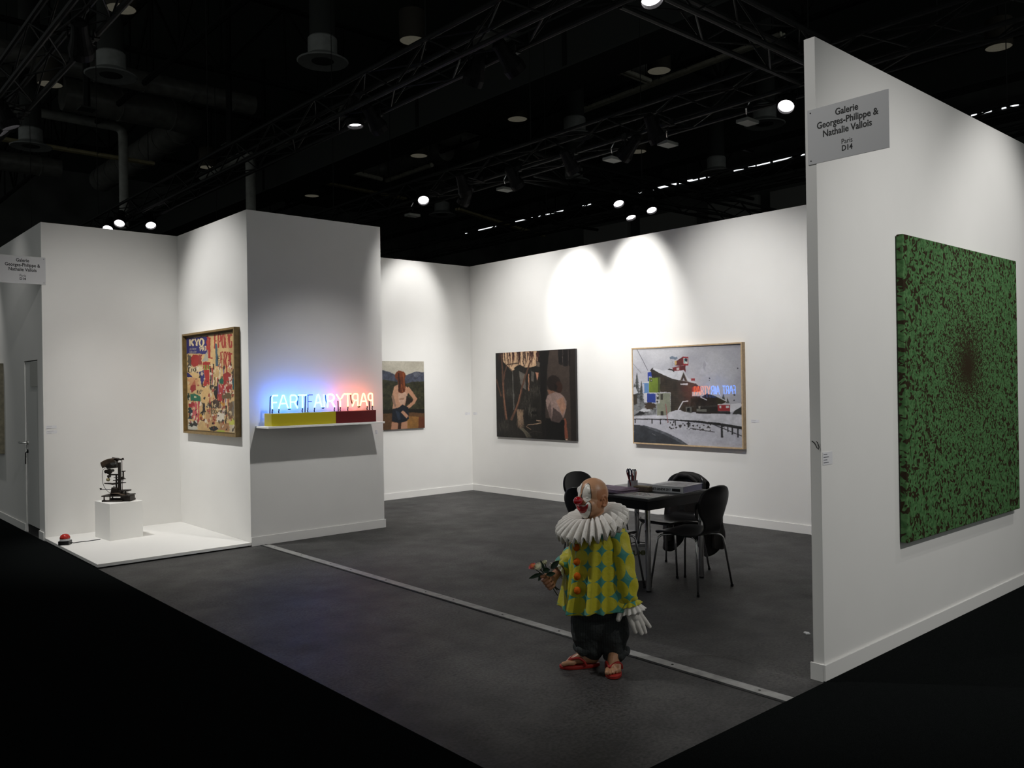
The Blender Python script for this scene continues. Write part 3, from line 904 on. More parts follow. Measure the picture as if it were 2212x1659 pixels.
# ---------------- snowy chalet photograph
def art_snow():
    A = Art(560, 430, [(95, 195), (1495, 115), (1515, 1475), (110, 1400)], bg=(196, 196, 204))
    A.grad((206, 206, 212), (182, 182, 194))
    n = A.noise(4, 5) * 0.6 + A.noise(9, 6) * 0.4
    A.im += ((n - 0.5) * 46)[..., None] * np.array([1, 1, 0.85])
    A.im -= ((A.xx / A.w) ** 2 * 24)[..., None]
    A.poly([(935, 510), (985, 400), (1010, 330), (1060, 380), (1110, 460), (1180, 520), (1050, 545)], (205, 205, 212), 0.6, 0.12)
    A.poly([(1010, 330), (1035, 390), (1010, 470), (990, 400)], (165, 165, 175), 0.6)
    A.line([(150, 195), (290, 470)], 5, (70, 70, 75))
    A.line([(98, 380), (205, 505)], 4, (110, 110, 115))
    rng = np.random.default_rng(2)
    for cx, top, bot, wd in ((150, 505, 860, 62), (205, 610, 900, 44), (118, 640, 780, 40), (1495, 850, 1050, 45), (1255, 770, 850, 28), (1310, 820, 880, 22)):
        for k in range(46):
            f = k / 45
            y = top + (bot - top) * f
            w = wd * (0.12 + f) * (0.65 + 0.5 * rng.random())
            c = 40 + 55 * rng.random()
            A.poly([(cx, y - 9), (cx + w, y + 14), (cx - w, y + 12)], (c, c + 3, c + 2), 0.8)
            if rng.random() < 0.55:
                A.poly([(cx - w * 0.2, y + 2), (cx + w * 0.8, y + 10), (cx + w * 0.2, y + 12)], (198, 200, 206), 0.7)
    # hillside clutter behind the chalet
    A.poly([(100, 790), (240, 880), (400, 900), (400, 1040), (110, 1060)], (120, 122, 124), 1, 0.5)
    A.poly([(100, 690), (130, 680), (165, 760), (100, 780)], (205, 206, 212))
    A.poly([(105, 780), (150, 780), (150, 900), (110, 920)], (58, 52, 44))
    A.poly([(160, 1020), (220, 960), (255, 1000), (240, 1040), (110, 1050)], (35, 36, 38))
    A.blob(320, 930, 75, 45, (62, 50, 40), 0.3)
    A.blob(250, 985, 70, 22, (205, 206, 210), 0.25)
    # blue and green containers
    A.poly([(285, 495), (330, 488), (350, 560), (350, 610), (287, 608)], (38, 66, 158))
    A.poly([(300, 575), (300, 545), (335, 548), (345, 572)], (205, 206, 212))
    A.poly([(220, 632), (300, 625), (300, 760), (222, 762)], (96, 138, 188))
    A.poly([(222, 640), (243, 640), (243, 755), (224, 757)], (196, 196, 210))
    A.poly([(278, 765), (388, 770), (388, 885), (280, 882)], (36, 62, 146))
    A.poly([(218, 625), (300, 612), (300, 628), (220, 634)], (215, 216, 222))
    # chalet body
    A.poly([(330, 470), (345, 450), (445, 500), (445, 560), (340, 560)], (44, 40, 36))
    A.poly([(445, 500), (600, 575), (700, 596), (830, 618), (905, 640), (960, 690), (960, 1010), (580, 1000), (580, 750), (445, 745)], (50, 42, 33), 1, 0.35)
    for y in range(620, 960, 26):
        A.line([(585, y), (690, y + 8)], 4, (34, 29, 24), 0.7)
        A.line([(450, y), (580, y + 4)], 4, (34, 29, 24), 0.5)
    A.poly([(302, 566), (416, 560), (418, 752), (304, 754)], (112, 134, 44), 1, 0.1)
    A.poly([(416, 560), (442, 545), (444, 756), (418, 752)], (64, 76, 34))
    A.poly([(300, 562), (442, 548), (442, 560), (302, 572)], (60, 70, 36))
    A.poly([(318, 580), (345, 580), (345, 614), (318, 614)], (30, 32, 28))
    A.poly([(323, 586), (340, 586), (340, 606), (323, 606)], (150, 150, 130))
    # snow roof
    A.poly([(345, 448), (362, 436), (480, 470), (545, 455), (575, 435), (625, 470), (745, 465), (800, 560), (915, 628), (905, 640), (815, 618), (788, 600), (745, 492), (708, 590), (690, 596), (600, 575), (430, 500)], (210, 211, 217), 1, 0.06)
    A.poly([(318, 468), (345, 434), (362, 436), (345, 452), (332, 488)], (48, 46, 44))
    A.line([(332, 478), (430, 520), (600, 592), (700, 612)], 16, (52, 48, 44))
    A.poly([(708, 592), (745, 488), (790, 610), (760, 600), (746, 560), (730, 600)], (48, 42, 36))
    A.line([(705, 600), (745, 492), (792, 612)], 10, (120, 114, 100))
    A.poly([(540, 455), (575, 437), (628, 455), (625, 492), (600, 470), (560, 462)], (46, 44, 44))
    A.poly([(560, 442), (575, 437), (628, 452), (600, 452)], (212, 212, 218))
    # red tower
    A.poly([(600, 432), (690, 412), (770, 405), (770, 495), (745, 466), (620, 474)], (118, 34, 38))
    A.poly([(655, 430), (690, 428), (690, 466), (655, 466)], (190, 182, 178))
    A.poly([(700, 410), (770, 400), (768, 490), (745, 460), (705, 470)], (88, 24, 28))
    A.poly([(635, 400), (655, 345), (735, 290), (740, 400), (700, 408)], (96, 34, 34))
    A.poly([(735, 288), (806, 294), (806, 402), (738, 402)], (150, 34, 42))
    A.poly([(742, 306), (798, 308), (798, 382), (744, 378)], (206, 214, 206))
    A.poly([(760, 312), (792, 312), (792, 352), (762, 350)], (40, 44, 62))
    A.poly([(748, 318), (758, 318), (758, 372), (748, 370)], (80, 160, 160))
    A.poly([(632, 345), (656, 338), (656, 390), (634, 402)], (206, 172, 110))
    A.poly([(568, 296), (600, 280), (640, 296), (666, 288), (668, 318), (640, 330), (600, 318), (572, 322)], (120, 134, 150), 1, 0.2)
    for a, b in (((585, 320), (585, 425)), ((602, 320), (600, 425)), ((640, 325), (600, 360)), ((600, 360), (640, 400))):
        A.line([a, b], 4, (150, 150, 155))
    A.poly([(840, 572), (890, 570), (890, 602), (842, 600)], (150, 40, 44))
    # right hand block and chalet
    A.poly([(880, 672), (960, 668), (960, 800), (850, 800), (850, 690)], (150, 38, 40))
    A.poly([(852, 746), (960, 742), (972, 800), (856, 800)], (200, 192, 194))
    A.poly([(700, 640), (798, 632), (800, 660), (706, 652)], (212, 212, 218))
    A.poly([(705, 668), (800, 676), (800, 740), (705, 735)], (44, 30, 28))
    A.poly([(905, 900), (965, 815), (1050, 765), (1130, 790), (1300, 872), (1230, 905), (1185, 1030), (905, 1030)], (40, 36, 30), 1, 0.35)
    A.line([(965, 815), (1045, 852)], 12, (208, 208, 214))
    A.line([(1045, 760), (1150, 792), (1300, 868)], (9, 14), (205, 206, 212))
    A.poly([(910, 965), (1040, 968), (1040, 1005), (912, 1000)], (112, 112, 104))
    A.poly([(935, 930), (960, 930), (960, 962), (935, 962)], (125, 122, 110))
    A.poly([(770, 940), (850, 935), (850, 1030), (775, 1010)], (98, 98, 92))
    A.poly([(790, 955), (825, 955), (825, 1005), (790, 1000)], (24, 24, 24))
    A.poly([(1180, 912), (1340, 908), (1342, 995), (1184, 992)], (152, 46, 48))
    A.poly([(1180, 905), (1335, 895), (1342, 912), (1184, 914)], (208, 208, 214))
    A.poly([(1202, 926), (1228, 925), (1228, 955), (1204, 955)], (206, 206, 206))
    A.poly([(1288, 925), (1330, 925), (1330, 955), (1288, 955)], (206, 206, 206))
    A.poly([(1180, 995), (1345, 998), (1345, 1035), (1180, 1035)], (42, 42, 42), 1, 0.5)
    A.poly([(1345, 905), (1480, 888), (1500, 925), (1400, 990), (1340, 1015)], (212, 212, 218))
    A.poly([(1400, 990), (1490, 940), (1500, 1040), (1370, 1035)], (40, 40, 38))
    # grey house base
    A.poly([(400, 765), (575, 760), (578, 1052), (405, 1052)], (134, 138, 120), 1, 0.1)
    for x0, y0, x1, y1 in ((400, 770, 428, 840), (450, 770, 480, 848), (452, 995, 486, 1050)):
        A.poly([(x0, y0), (x1, y0), (x1, y1), (x0, y1)], (52, 50, 42))
    A.blob(412, 795, 14, 18, (190, 190, 190), 0.05)
    A.poly([(386, 850), (440, 846), (440, 892), (388, 892)], (190, 190, 190))
    A.blob(408, 872, 13, 13, (70, 70, 70), 0.05)
    A.line([(675, 980), (735, 872), (802, 864)], 16, (208, 208, 214))
    # snow bank and rail
    A.poly([(110, 1062), (400, 1052), (520, 1050), (560, 1010), (640, 985), (700, 978), (760, 1004), (830, 1020), (1000, 1030), (1180, 1028), (1515, 1042), (1517, 1200), (1200, 1150), (900, 1120), (500, 1098), (110, 1096)], (200, 200, 207), 1, 0.10)
    A.poly([(110, 1096), (1515, 1200), (1515, 1480), (110, 1405)], (188, 188, 197), 1, 0.07)
    A.poly([(110, 1092), (500, 1096), (900, 1118), (1200, 1148), (1515, 1200), (1515, 1238), (1200, 1182), (900, 1142), (500, 1108), (110, 1104)], (34, 34, 34), 1, 0.3)
    for x, t, b, w in ((126, 1100, 1150, 12), (340, 1104, 1158, 15), (448, 1108, 1165, 12), (640, 1120, 1185, 12), (806, 1125, 1215, 20), (1245, 1180, 1340, 46), (1312, 1200, 1265, 14), (1370, 1205, 1300, 20), (1442, 1225, 1340, 18)):
        A.line([(x, t), (x, b)], w, (38, 38, 40))
    A.line([(1255, 1200), (1262, 1340)], 20, (190, 190, 196))
    A.line([(1130, 1170), (1515, 1330)], 10, (44, 44, 46))
    A.line([(820, 1215), (1000, 1245), (1140, 1268)], 10, (60, 60, 60))
    for k in range(70):
        x, y = 540 + rng.random() * 560, 1130 + rng.random() * 90
        A.blob(x, y + (x - 540) * 0.05, 7 + 9 * rng.random(), 5 + 9 * rng.random(), (60, 58, 56) if rng.random() < 0.6 else (196, 196, 202), 0.4, 8)
    A.line([(515, 900), (545, 1150)], 8, (150, 84, 84))
    A.poly([(110, 1172), (240, 1180), (400, 1225), (560, 1290), (700, 1365), (805, 1435), (110, 1405)], (52, 56, 62), 1, 0.25)
    A.poly([(230, 1185), (400, 1225), (560, 1290), (800, 1430), (740, 1425), (520, 1310), (330, 1235)], (120, 122, 128), 0.5, 0.4)
    A.line([(340, 1285), (385, 1310)], 6, (120, 120, 124))
    for x, y, r in ((1080, 568, 8), (1078, 598, 6), (1440, 438, 9), (1395, 785, 12), (1395, 855, 9)):
        A.blob(x, y, r, r, (60, 60, 66), 0.3)
    A.soften(1.0, 41, 1)
    A.mottle(0.04)
    return A

# ---------------- dark garden painting
def art_dark():
    A = Art(380, 410, [(135, 220), (1272, 155), (1290, 1480), (152, 1415)], bg=(30, 27, 24))
    rng = np.random.default_rng(4)
    A.im *= (0.7 + 0.7 * A.noise(8, 2))[..., None]
    A.poly([(225, 215), (720, 190), (760, 260), (735, 330), (715, 400), (640, 430), (560, 425), (480, 385), (410, 455), (370, 480), (320, 420), (250, 350)], (214, 178, 142), 1, 0.06)
    for k in range(44):
        x = 150 + rng.random() * 640
        y = 195 + 20 * rng.random()
        L = 60 + 150 * rng.random()
        dx = (rng.random() - 0.5) * 60
        A.line([(x, y), (x + dx * 0.4, y + L * 0.5), (x + dx, y + L)], (16, 2), (46 + 20 * rng.random(), 34, 30), 0.95)
    A.poly([(400, 430), (450, 395), (520, 440), (600, 430), (700, 410), (800, 400), (830, 460), (420, 500)], (34, 33, 29), 1, 0.4)
    A.poly([(720, 330), (800, 375), (830, 420), (720, 410)], (104, 92, 80), 1, 0.3)
    # foliage mounds, brush strokes
    for k in range(420):
        x, y = 150 + rng.random() * 640, 520 + rng.random() * 880
        L = 25 + 70 * rng.random()
        c = 22 + 46 * rng.random() ** 2
        dx = (rng.random() - 0.5) * 30
        A.line([(x, y), (x + dx * 0.4, y + L * 0.5), (x + dx, y + L)], (7, 2), (c + 4, c + 1, c * 0.86), 0.7)
    for cx, cy, w, h, c in ((560, 880, 80, 120, 74), (700, 740, 70, 60, 66), (340, 760, 60, 60, 62), (240, 1220, 80, 90, 60), (660, 1040, 60, 50, 70)):
        for k in range(70):
            x, y = cx + (rng.random() - 0.5) * 2 * w, cy + (rng.random() - 0.5) * 2 * h
            d = 1 + 0.4 * rng.random()
            A.line([(x, y), (x + 8 * (rng.random() - 0.2), y + 30 * d), (x + 14 * (rng.random() - 0.2), y + 55 * d)], (5, 1.5), (c * d, c * d * 0.95, c * d * 0.85), 0.55)
    for k in range(60):
        x = 440 + rng.random() * 95
        y = 1015 + rng.random() * 60
        A.line([(x, y), (x + 6, y + 110), (x + (rng.random() - 0.2) * 40, y + 240)], (7, 2), (140 + 30 * rng.random(), 128, 104), 0.6)
    for k in range(40):
        x = 470 + rng.random() * 60
        A.line([(x, 1290), (x + 60, 1350), (x + 90 + 40 * rng.random(), 1430)], (5, 2), (104, 98, 82), 0.6)
    A.poly([(470, 478), (555, 520), (572, 750), (520, 710), (488, 660)], (106, 100, 92), 1, 0.15)
    A.poly([(645, 475), (690, 500), (680, 640), (645, 620)], (98, 93, 86), 1, 0.15)
    A.poly([(705, 495), (752, 500), (730, 620)], (198, 140, 112))
    A.line([(605, 520), (612, 770)], (14, 12), (196, 140, 108))
    A.line([(378, 470), (398, 1035)], 13, (104, 102, 96))
    A.line([(790, 520), (796, 1165)], 11, (98, 92, 86))
    for P, w in (([(222, 240), (235, 480), (246, 640), (255, 880), (292, 1175)], (20, 36)), ([(300, 380), (268, 500), (250, 600)], (14, 20)), ([(640, 320), (585, 480), (520, 680), (470, 900), (425, 1030), (355, 1180)], (20, 34)), ([(145, 590), (175, 700), (215, 840)], (16, 22)), ([(520, 330), (545, 400), (530, 500)], (10, 12)), ([(300, 385), (480, 362), (440, 410)], (13, 10)), ([(320, 300), (330, 420), (380, 480)], (14, 8))):
        A.line(P, w, (94, 66, 52) if w[0] > 13 else (52, 38, 32))
    for P in ([(240, 640), (258, 880), (295, 1160)], [(500, 740), (455, 940), (400, 1080)]):
        A.line(P, 9, (166, 114, 86), 0.8)
    A.blob(690, 1075, 45, 22, (14, 12, 11), 0.12)
    A.line([(715, 1182), (780, 1195), (812, 1218), (700, 1235), (600, 1245), (570, 1268), (640, 1312)], (15, 7), (182, 150, 122))
    A.line([(600, 1370), (700, 1335), (800, 1360), (850, 1420)], 8, (64, 58, 54))
    # house wall on the right and the bent figure
    A.poly([(870, 178), (1275, 155), (1292, 1482), (800, 1450), (830, 1200), (870, 800)], (64, 54, 48), 1, 0.06)
    A.poly([(1180, 160), (1275, 155), (1292, 1482), (1215, 1475)], (38, 32, 29), 1, 0.08)
    A.poly([(760, 185), (905, 178), (860, 560), (845, 900), (850, 1460), (800, 1450)], (22, 19, 18))
    A.poly([(850, 1150), (1130, 1180), (1140, 1470), (850, 1455)], (16, 14, 14))
    A.poly([(1028, 170), (1205, 162), (1195, 400), (1130, 412), (1035, 375)], (22, 18, 18))
    A.line([(1096, 166), (1094, 410)], 6, (92, 84, 78))
    A.line([(1175, 163), (1174, 405)], 6, (92, 84, 78))
    A.blob(965, 650, 98, 112, (32, 24, 21), 0.03)
    A.blob(1035, 710, 55, 85, (52, 32, 25), 0.04)
    A.poly([(975, 650), (985, 760), (1000, 770), (1020, 690)], (18, 14, 14))
    A.poly([(848, 900), (880, 820), (960, 775), (1050, 790), (1110, 840), (1148, 905), (1140, 1020), (1110, 1140), (1040, 1215), (930, 1190), (870, 1010)], (152, 128, 120), 1, 0.10)
    A.poly([(880, 1000), (920, 900), (940, 1190), (900, 1130)], (96, 80, 76), 0.7)
    A.poly([(1000, 900), (1105, 845), (1140, 1000), (1090, 1110)], (176, 128, 100), 0.7, 0.15)
    A.poly([(960, 1000), (1060, 1080), (1100, 1150), (1040, 1220), (930, 1200)], (54, 44, 42), 0.75)
    A.poly([(875, 740), (960, 760), (985, 780), (890, 810)], (128, 92, 74))
    A.poly([(1115, 1150), (1140, 1155), (1172, 1440), (1118, 1445)], (134, 76, 58), 1, 0.1)
    A.poly([(1125, 1448), (1165, 1448), (1160, 1472), (1135, 1470)], (196, 160, 140))
    A.soften(1.6, 21, 2)
    A.mottle(0.10, 9)
    return A

# ---------------- red haired figure painting
def art_woman():
    A = Art(300, 300, [(48, 192), (855, 195), (868, 1505), (65, 1545)], uv=((0.3, 0), (1, 0), (1, 1), (0.3, 1)), bg=(198, 192, 176))
    rng = np.random.default_rng(5)
    A.im += ((A.noise(5, 3) - 0.5) * 34)[..., None]
    A.poly([(-320, 420), (-120, 350), (50, 380), (180, 420), (300, 475), (500, 470), (600, 430), (715, 398), (880, 420), (900, 760), (-320, 760)], (74, 78, 92), 1, 0.25)
    A.poly([(620, 440), (720, 405), (800, 440), (700, 520)], (104, 108, 118), 0.8, 0.3)
    A.poly([(-320, 620), (60, 560), (250, 590), (480, 640), (620, 600), (880, 590), (890, 1240), (-320, 1260)], (54, 54, 38), 1, 0.45)
    for k in range(160):
        x, y = -300 + rng.random() * 1180, 640 + rng.random() * 560
        c = rng.random()
        A.line([(x, y), (x + 30, y - 8), (x + 60 + 40 * rng.random(), y + 20)], (14, 4), (60 + 60 * c, 60 + 50 * c, 36 + 14 * c), 0.35)
    A.poly([(-320, 1160), (880, 1130), (880, 1215), (-320, 1250)], (26, 24, 20), 0.85)
    A.poly([(-320, 1240), (240, 1220), (540, 1200), (880, 1215), (880, 1520), (-320, 1560)], (96, 68, 44), 1, 0.18)
    A.poly([(530, 1270), (745, 1290), (735, 1520), (500, 1530)], (146, 104, 56), 1, 0.12)
    A.poly([(745, 1290), (880, 1300), (880, 1520), (735, 1520)], (104, 58, 38), 1, 0.1)
    # figure
    A.poly([(205, 880), (260, 690), (330, 650), (470, 680), (560, 740), (480, 1000), (470, 1080), (330, 1140), (215, 1140), (230, 1020)], (196, 148, 120), 1, 0.05)
    A.poly([(200, 880), (250, 830), (300, 1060), (270, 1110), (215, 1000)], (150, 118, 100))
    A.poly([(330, 830), (470, 790), (520, 860), (450, 1050), (380, 1050), (345, 960)], (206, 168, 144), 1, 0.06)
    A.poly([(350, 930), (460, 915), (460, 950), (360, 960)], (160, 122, 100))
    A.line([(510, 720), (600, 830), (680, 940), (640, 1010), (520, 1110)], (92, 58), (192, 142, 112))
    A.poly([(500, 880), (640, 960), (620, 980), (480, 1060)], (44, 34, 26))
    A.line([(290, 700), (270, 850), (320, 1030), (420, 1180), (520, 1290)], (86, 62), (200, 152, 122))
    A.blob(500, 1280, 50, 45, (176, 122, 96), 0.1)
    A.poly([(215, 1140), (330, 1110), (420, 1050), (540, 1100), (545, 1330), (480, 1380), (340, 1410), (205, 1370)], (30, 35, 44), 1, 0.2)
    A.poly([(280, 1160), (360, 1200), (380, 1340), (330, 1360)], (52, 62, 78), 0.8, 0.2)
    A.line([(410, 1180), (520, 1290)], (60, 66), (196, 146, 118))
    A.poly([(200, 1385), (330, 1410), (320, 1545), (185, 1550)], (186, 136, 108))
    A.poly([(395, 1400), (520, 1370), (510, 1535), (385, 1540)], (190, 140, 110))
    A.poly([(330, 1410), (395, 1400), (385, 1540), (322, 1545)], (60, 38, 26))
    A.blob(375, 480, 108, 98, (116, 58, 30), 0.04)
    A.poly([(300, 500), (460, 500), (480, 700), (470, 790), (410, 830), (340, 800), (330, 640)], (98, 48, 26), 1, 0.2)
    A.line([(340, 430), (360, 600), (350, 780)], 34, (48, 26, 18), 0.8)
    A.line([(430, 420), (450, 560), (455, 740)], 22, (162, 90, 48), 0.7)
    A.line([(400, 640), (420, 800)], 12, (190, 116, 66), 0.7)
    A.soften(1.6, 31, 2)
    A.mottle(0.06, 12)
    return A

# ---------------- torn poster collage
def art_poster():
    A = Art(330, 520, [(150, 262), (735, 195), (740, 1400), (190, 1362)], bg=(206, 172, 118))
    rng = np.random.default_rng(8)
    A.im *= (0.9 + 0.2 * A.noise(12, 3))[..., None]
    cream, red, blue, green, black, pink = (222, 200, 158), (164, 48, 42), (46, 44, 108), (30, 104, 78), (34, 30, 28), (196, 84, 92)
    A.torn(150, 250, 405, 465, blue, 8, rng=rng)
    A.text('KYO', 192, 365, 48, 88, 10, 20, cream)
    A.text('PAT', 315, 430, 22, 55, 6, 10, cream)
    A.text('SIAGE', 190, 415, 12, 20, 5, 4, (160, 150, 140), skew=-0.05)
    A.text('DERNIER', 178, 450, 10, 20, 4, 4, (160, 150, 140), skew=-0.05)
    A.torn(390, 240, 410, 420, red, 8, rng=rng)
    A.text('L', 425, 520, 45, 260, 0, 26, red)
    A.text('EPONG', 487, 400, 30, 175, 13, 17, (168, 62, 52))
    A.text('ERYZ', 560, 640, 26, 190, 12, 16, (160, 52, 46))
    A.line([(640, 480), (690, 470)], 18, red)
    A.line([(665, 480), (665, 640)], 20, red)
    A.blob(258, 548, 58, 76, red, 0.06, rng=rng)
    A.torn(300, 475, 335, 600, (150, 60, 50), 8, rng=rng)
    A.poly([(335, 560), (395, 440), (415, 555)], (170, 168, 150))
    A.torn(170, 480, 205, 690, (60, 58, 56), 12, 0.8, rng=rng)
    A.torn(355, 565, 440, 650, red, 8, rng=rng)
    A.text('UI', 372, 660, 30, 55, 10, 14, (120, 150, 50))
    A.torn(200, 620, 350, 690, cream, 14, rng=rng)
    A.text('LIKE', 180, 690, 20, 50, 8, 7, black)
    A.poly([(165, 690), (205, 715), (238, 755), (168, 745)], blue)
    A.poly([(300, 690), (360, 665), (372, 760), (345, 850), (322, 830), (325, 750)], blue)
    A.poly([(362, 660), (425, 665), (430, 780), (428, 860), (405, 830), (372, 895), (352, 870), (375, 760)], (170, 48, 44))
    A.poly([(262, 780), (275, 900), (232, 935), (205, 925), (212, 860)], (150, 46, 44))
    A.torn(180, 760, 300, 850, (196, 132, 92), 10, 0.6, rng=rng)
    A.text('EMPIRE', 292, 950, 13, 45, 5, 6, black)
    A.poly([(210, 955), (250, 945), (330, 980), (328, 1038), (215, 1035)], green)
    A.blob(190, 985, 14, 45, (40, 60, 50), 0.2, rng=rng)
    A.poly([(190, 1070), (240, 1040), (275, 1080), (255, 1110), (195, 1105)], (160, 46, 48))
    # long vertical tears in the middle
    for k in range(95):
        x = 420 + rng.random() * 260
        y = 560 + rng.random() * 560
        L = 50 + rng.random() * 170
        c = [cream, red, black, (200, 150, 100), (120, 104, 150), (226, 214, 188)][int(rng.random() * 6)]
        w = 6 + rng.random() * 16
        A.line([(x, y), (x + (rng.random() - 0.5) * 16, y + L * 0.5), (x + (rng.random() - 0.5) * 20, y + L)], (w, w * 0.4), c, 0.9)
    A.line([(500, 340), (512, 480), (515, 620)], (20, 30), (74, 96, 104))
    A.text('E', 525, 560, 25, 60, 0, 9, black)
    A.poly([(585, 720), (640, 690), (690, 740), (680, 940), (600, 930), (590, 800)], (158, 50, 46), 1, 0.1)
    A.text('N', 630, 860, 26, 60, 0, 8, cream)
    A.poly([(545, 790), (575, 755), (592, 790), (585, 835), (545, 835)], (28, 96, 74))
    A.torn(690, 770, 735, 910, (24, 84, 96), 7, rng=rng)
    A.torn(690, 660, 735, 770, (46, 40, 40), 9, 0.8, rng=rng)
    A.torn(535, 840, 590, 1030, (176, 58, 60), 8, rng=rng)
    A.torn(490, 860, 525, 1010, black, 8, rng=rng)
    A.text('SS', 682, 990, 18, 50, 6, 7, black)
    A.torn(575, 945, 680, 1010, (104, 86, 58), 8, rng=rng)
    A.torn(355, 860, 430, 1050, (214, 176, 118), 10, rng=rng)
    A.text('ACEN', 408, 1115, 30, 70, 9, 14, black, skew=0.1)
    A.text('ETRO', 418, 1180, 18, 42, 6, 7, black)
    A.torn(470, 1020, 545, 1110, (60, 44, 36), 10, 0.85, rng=rng)
    A.poly([(550, 1050), (610, 1060), (590, 1110)], (196, 140, 60))
    A.torn(190, 1110, 235, 1250, (34, 58, 66), 10, rng=rng)
    A.torn(236, 1090, 256, 1240, pink, 5, rng=rng)
    A.torn(262, 1050, 296, 1260, pink, 7, rng=rng)
    A.torn(300, 1040, 318, 1280, (186, 60, 72), 5, rng=rng)
    A.torn(322, 1050, 340, 1190, (206, 170, 120), 6, rng=rng)
    A.torn(345, 1060, 375, 1200, black, 10, rng=rng)
    A.poly([(318, 1190), (335, 1170), (358, 1240), (320, 1290)], (200, 148, 52))
    A.torn(385, 1180, 440, 1320, (196, 150, 104), 8, rng=rng)
    A.text('LREST', 442, 1260, 20, 60, 8, 7, (150, 60, 50))
    A.torn(515, 1180, 600, 1270, (226, 216, 196), 8, rng=rng)
    A.text('MACK', 550, 1300, 16, 40, 4, 6, black)
    A.torn(190, 1270, 305, 1370, (206, 204, 190), 12, rng=rng)
    A.torn(200, 1280, 300, 1320, (44, 46, 42), 14, rng=rng)
    A.blob(480, 1350, 50, 28, (36, 40, 42), 0.2, rng=rng)
    A.torn(545, 1290, 660, 1380, (178, 132, 92), 8, rng=rng)
    A.text('VENDEE', 552, 1350, 12, 28, 4, 4, (90, 60, 44))
    A.torn(655, 1240, 735, 1310, (206, 206, 96), 10, rng=rng)
    A.torn(640, 1050, 690, 1240, (96, 76, 60), 14, 0.8, rng=rng)
    A.torn(690, 1040, 735, 1250, (120, 116, 110), 12, 0.8, rng=rng)
    A.torn(655, 1310, 735, 1390, (206, 190, 160), 8, rng=rng)
    A.torn(520, 1365, 600, 1392, (180, 190, 80), 6, rng=rng)
    for k in range(170):
        x, y = 170 + rng.random() * 560, 600 + rng.random() * 770
        c = [cream, black, (150, 60, 50), (230, 220, 200)][int(rng.random() * 4)]
        A.blob(x, y, 5 + 10 * rng.random(), 5 + 22 * rng.random(), c, 0.5, 9, 0.85, rng=rng)
    A.soften(2.6, 51, 0)
    A.mottle(0.05, 4)
    return A

# ------------------------------------------------------------------ hang the pictures
def frame_parts(root, corners, w, d0, d1, m, normal):
    """four mitred frame bars; corners TL,TR,BR,BL (outer) in root space on the wall; w = face width; depths along normal."""
    C = [Vector(c) for c in corners]
    n = Vector(normal)
    cen = sum(C, Vector()) / 4
    ux, uz = (C[1] - C[0]).normalized(), (C[0] - C[3]).normalized()
    inner = [C[0] + ux * w - uz * w, C[1] - ux * w - uz * w, C[2] - ux * w + uz * w, C[3] + ux * w + uz * w]
    for i in range(4):
        j = (i + 1) % 4
        q = [C[i], C[j], inner[j], inner[i]]
        vs = [p + n * d0 for p in q] + [p + n * d1 for p in q]
        MB().add(vs, [(0, 1, 2, 3), (7, 6, 5, 4), (0, 4, 5, 1), (1, 5, 6, 2), (2, 6, 7, 3), (3, 7, 4, 0)]).build('frame_bar', m, root)

PAINT = art_mat('oil_paint_print', 0.55, spec=0.3)
OAK = mat('pale_oak_frame', (0.50, 0.36, 0.21, 1), 0.55, noise=(30, 0.15))
GOLD = mat('olive_gilt_frame', (0.20, 0.13, 0.045, 1), 0.45, spec=0.4, noise=(20, 0.2))
CANVAS = mat('canvas_edge', (0.05, 0.045, 0.045, 1), 0.8)

# snowy chalet photograph: framed under glass
r = thing('framed_photograph', 'pale wood framed photograph of a snowy chalet with coloured containers', 'picture', (XB, 6.2, 0.87))
y0, y1, z0, z1 = 7.005, 5.392, 0.87, 2.078
rel = lambda p: (p[0] - XB, p[1] - 6.2, p[2] - 0.87)
frame_parts(r, [rel((XB, y0, z1)), rel((XB, y1, z1)), rel((XB, y1, z0)), rel((XB, y0, z0))], 0.016, 0.0, 0.062, OAK, (-1, 0, 0))
MB().box((XB - 0.03, y1 + 0.016, z0 + 0.016), (XB - 0.002, y0 - 0.016, z1 - 0.016)).build('backing_board', CANVAS, r, rel=(XB, 6.2, 0.87))
art_panel('photo_print', art_snow(), art_mat('glazed_photo_print', 0.5, coat=1.0, spec=0.3, croft=0.0), r, rel((XB - 0.0575, y0 - 0.016, z1 - 0.016)), (0.022, y1 - y0 + 0.032, 0), (0, 0, z0 - z1 + 0.032), 0.78)
# dark garden painting
r = thing('canvas_painting', 'square dark painting of a garden at dusk with a bent figure', 'picture', (XB, 8.855, 0.86))
y0, y1, z0, z1 = 9.688, 8.023, 0.86, 2.117
MB().box((XB - 0.038, y1, z0), (XB - 0.003, y0, z1)).build('stretched_canvas', CANVAS, r, rel=(XB, 8.855, 0.86), bevel=0.002)
art_panel('painted_surface', art_dark(), PAINT, r, (-0.0386, y0 - 8.855, z1 - 0.86), (0, y1 - y0, 0), (0, 0, z0 - z1), 0.78)
# red haired figure
r = thing('canvas_painting', 'painting of a red haired figure in shorts seen from behind before mountains', 'picture', (6.87, YA, 1.02))
MB().box((6.37, YA - 0.036, 1.018), (7.369, YA - 0.003, 2.006)).build('stretched_canvas', CANVAS, r, rel=(6.87, YA, 1.02), bevel=0.002)
art_panel('painted_surface', art_woman(), PAINT, r, (-0.5, -0.0366, 0.986), (0.999, 0, 0), (0, 0, -0.988), 0.75)
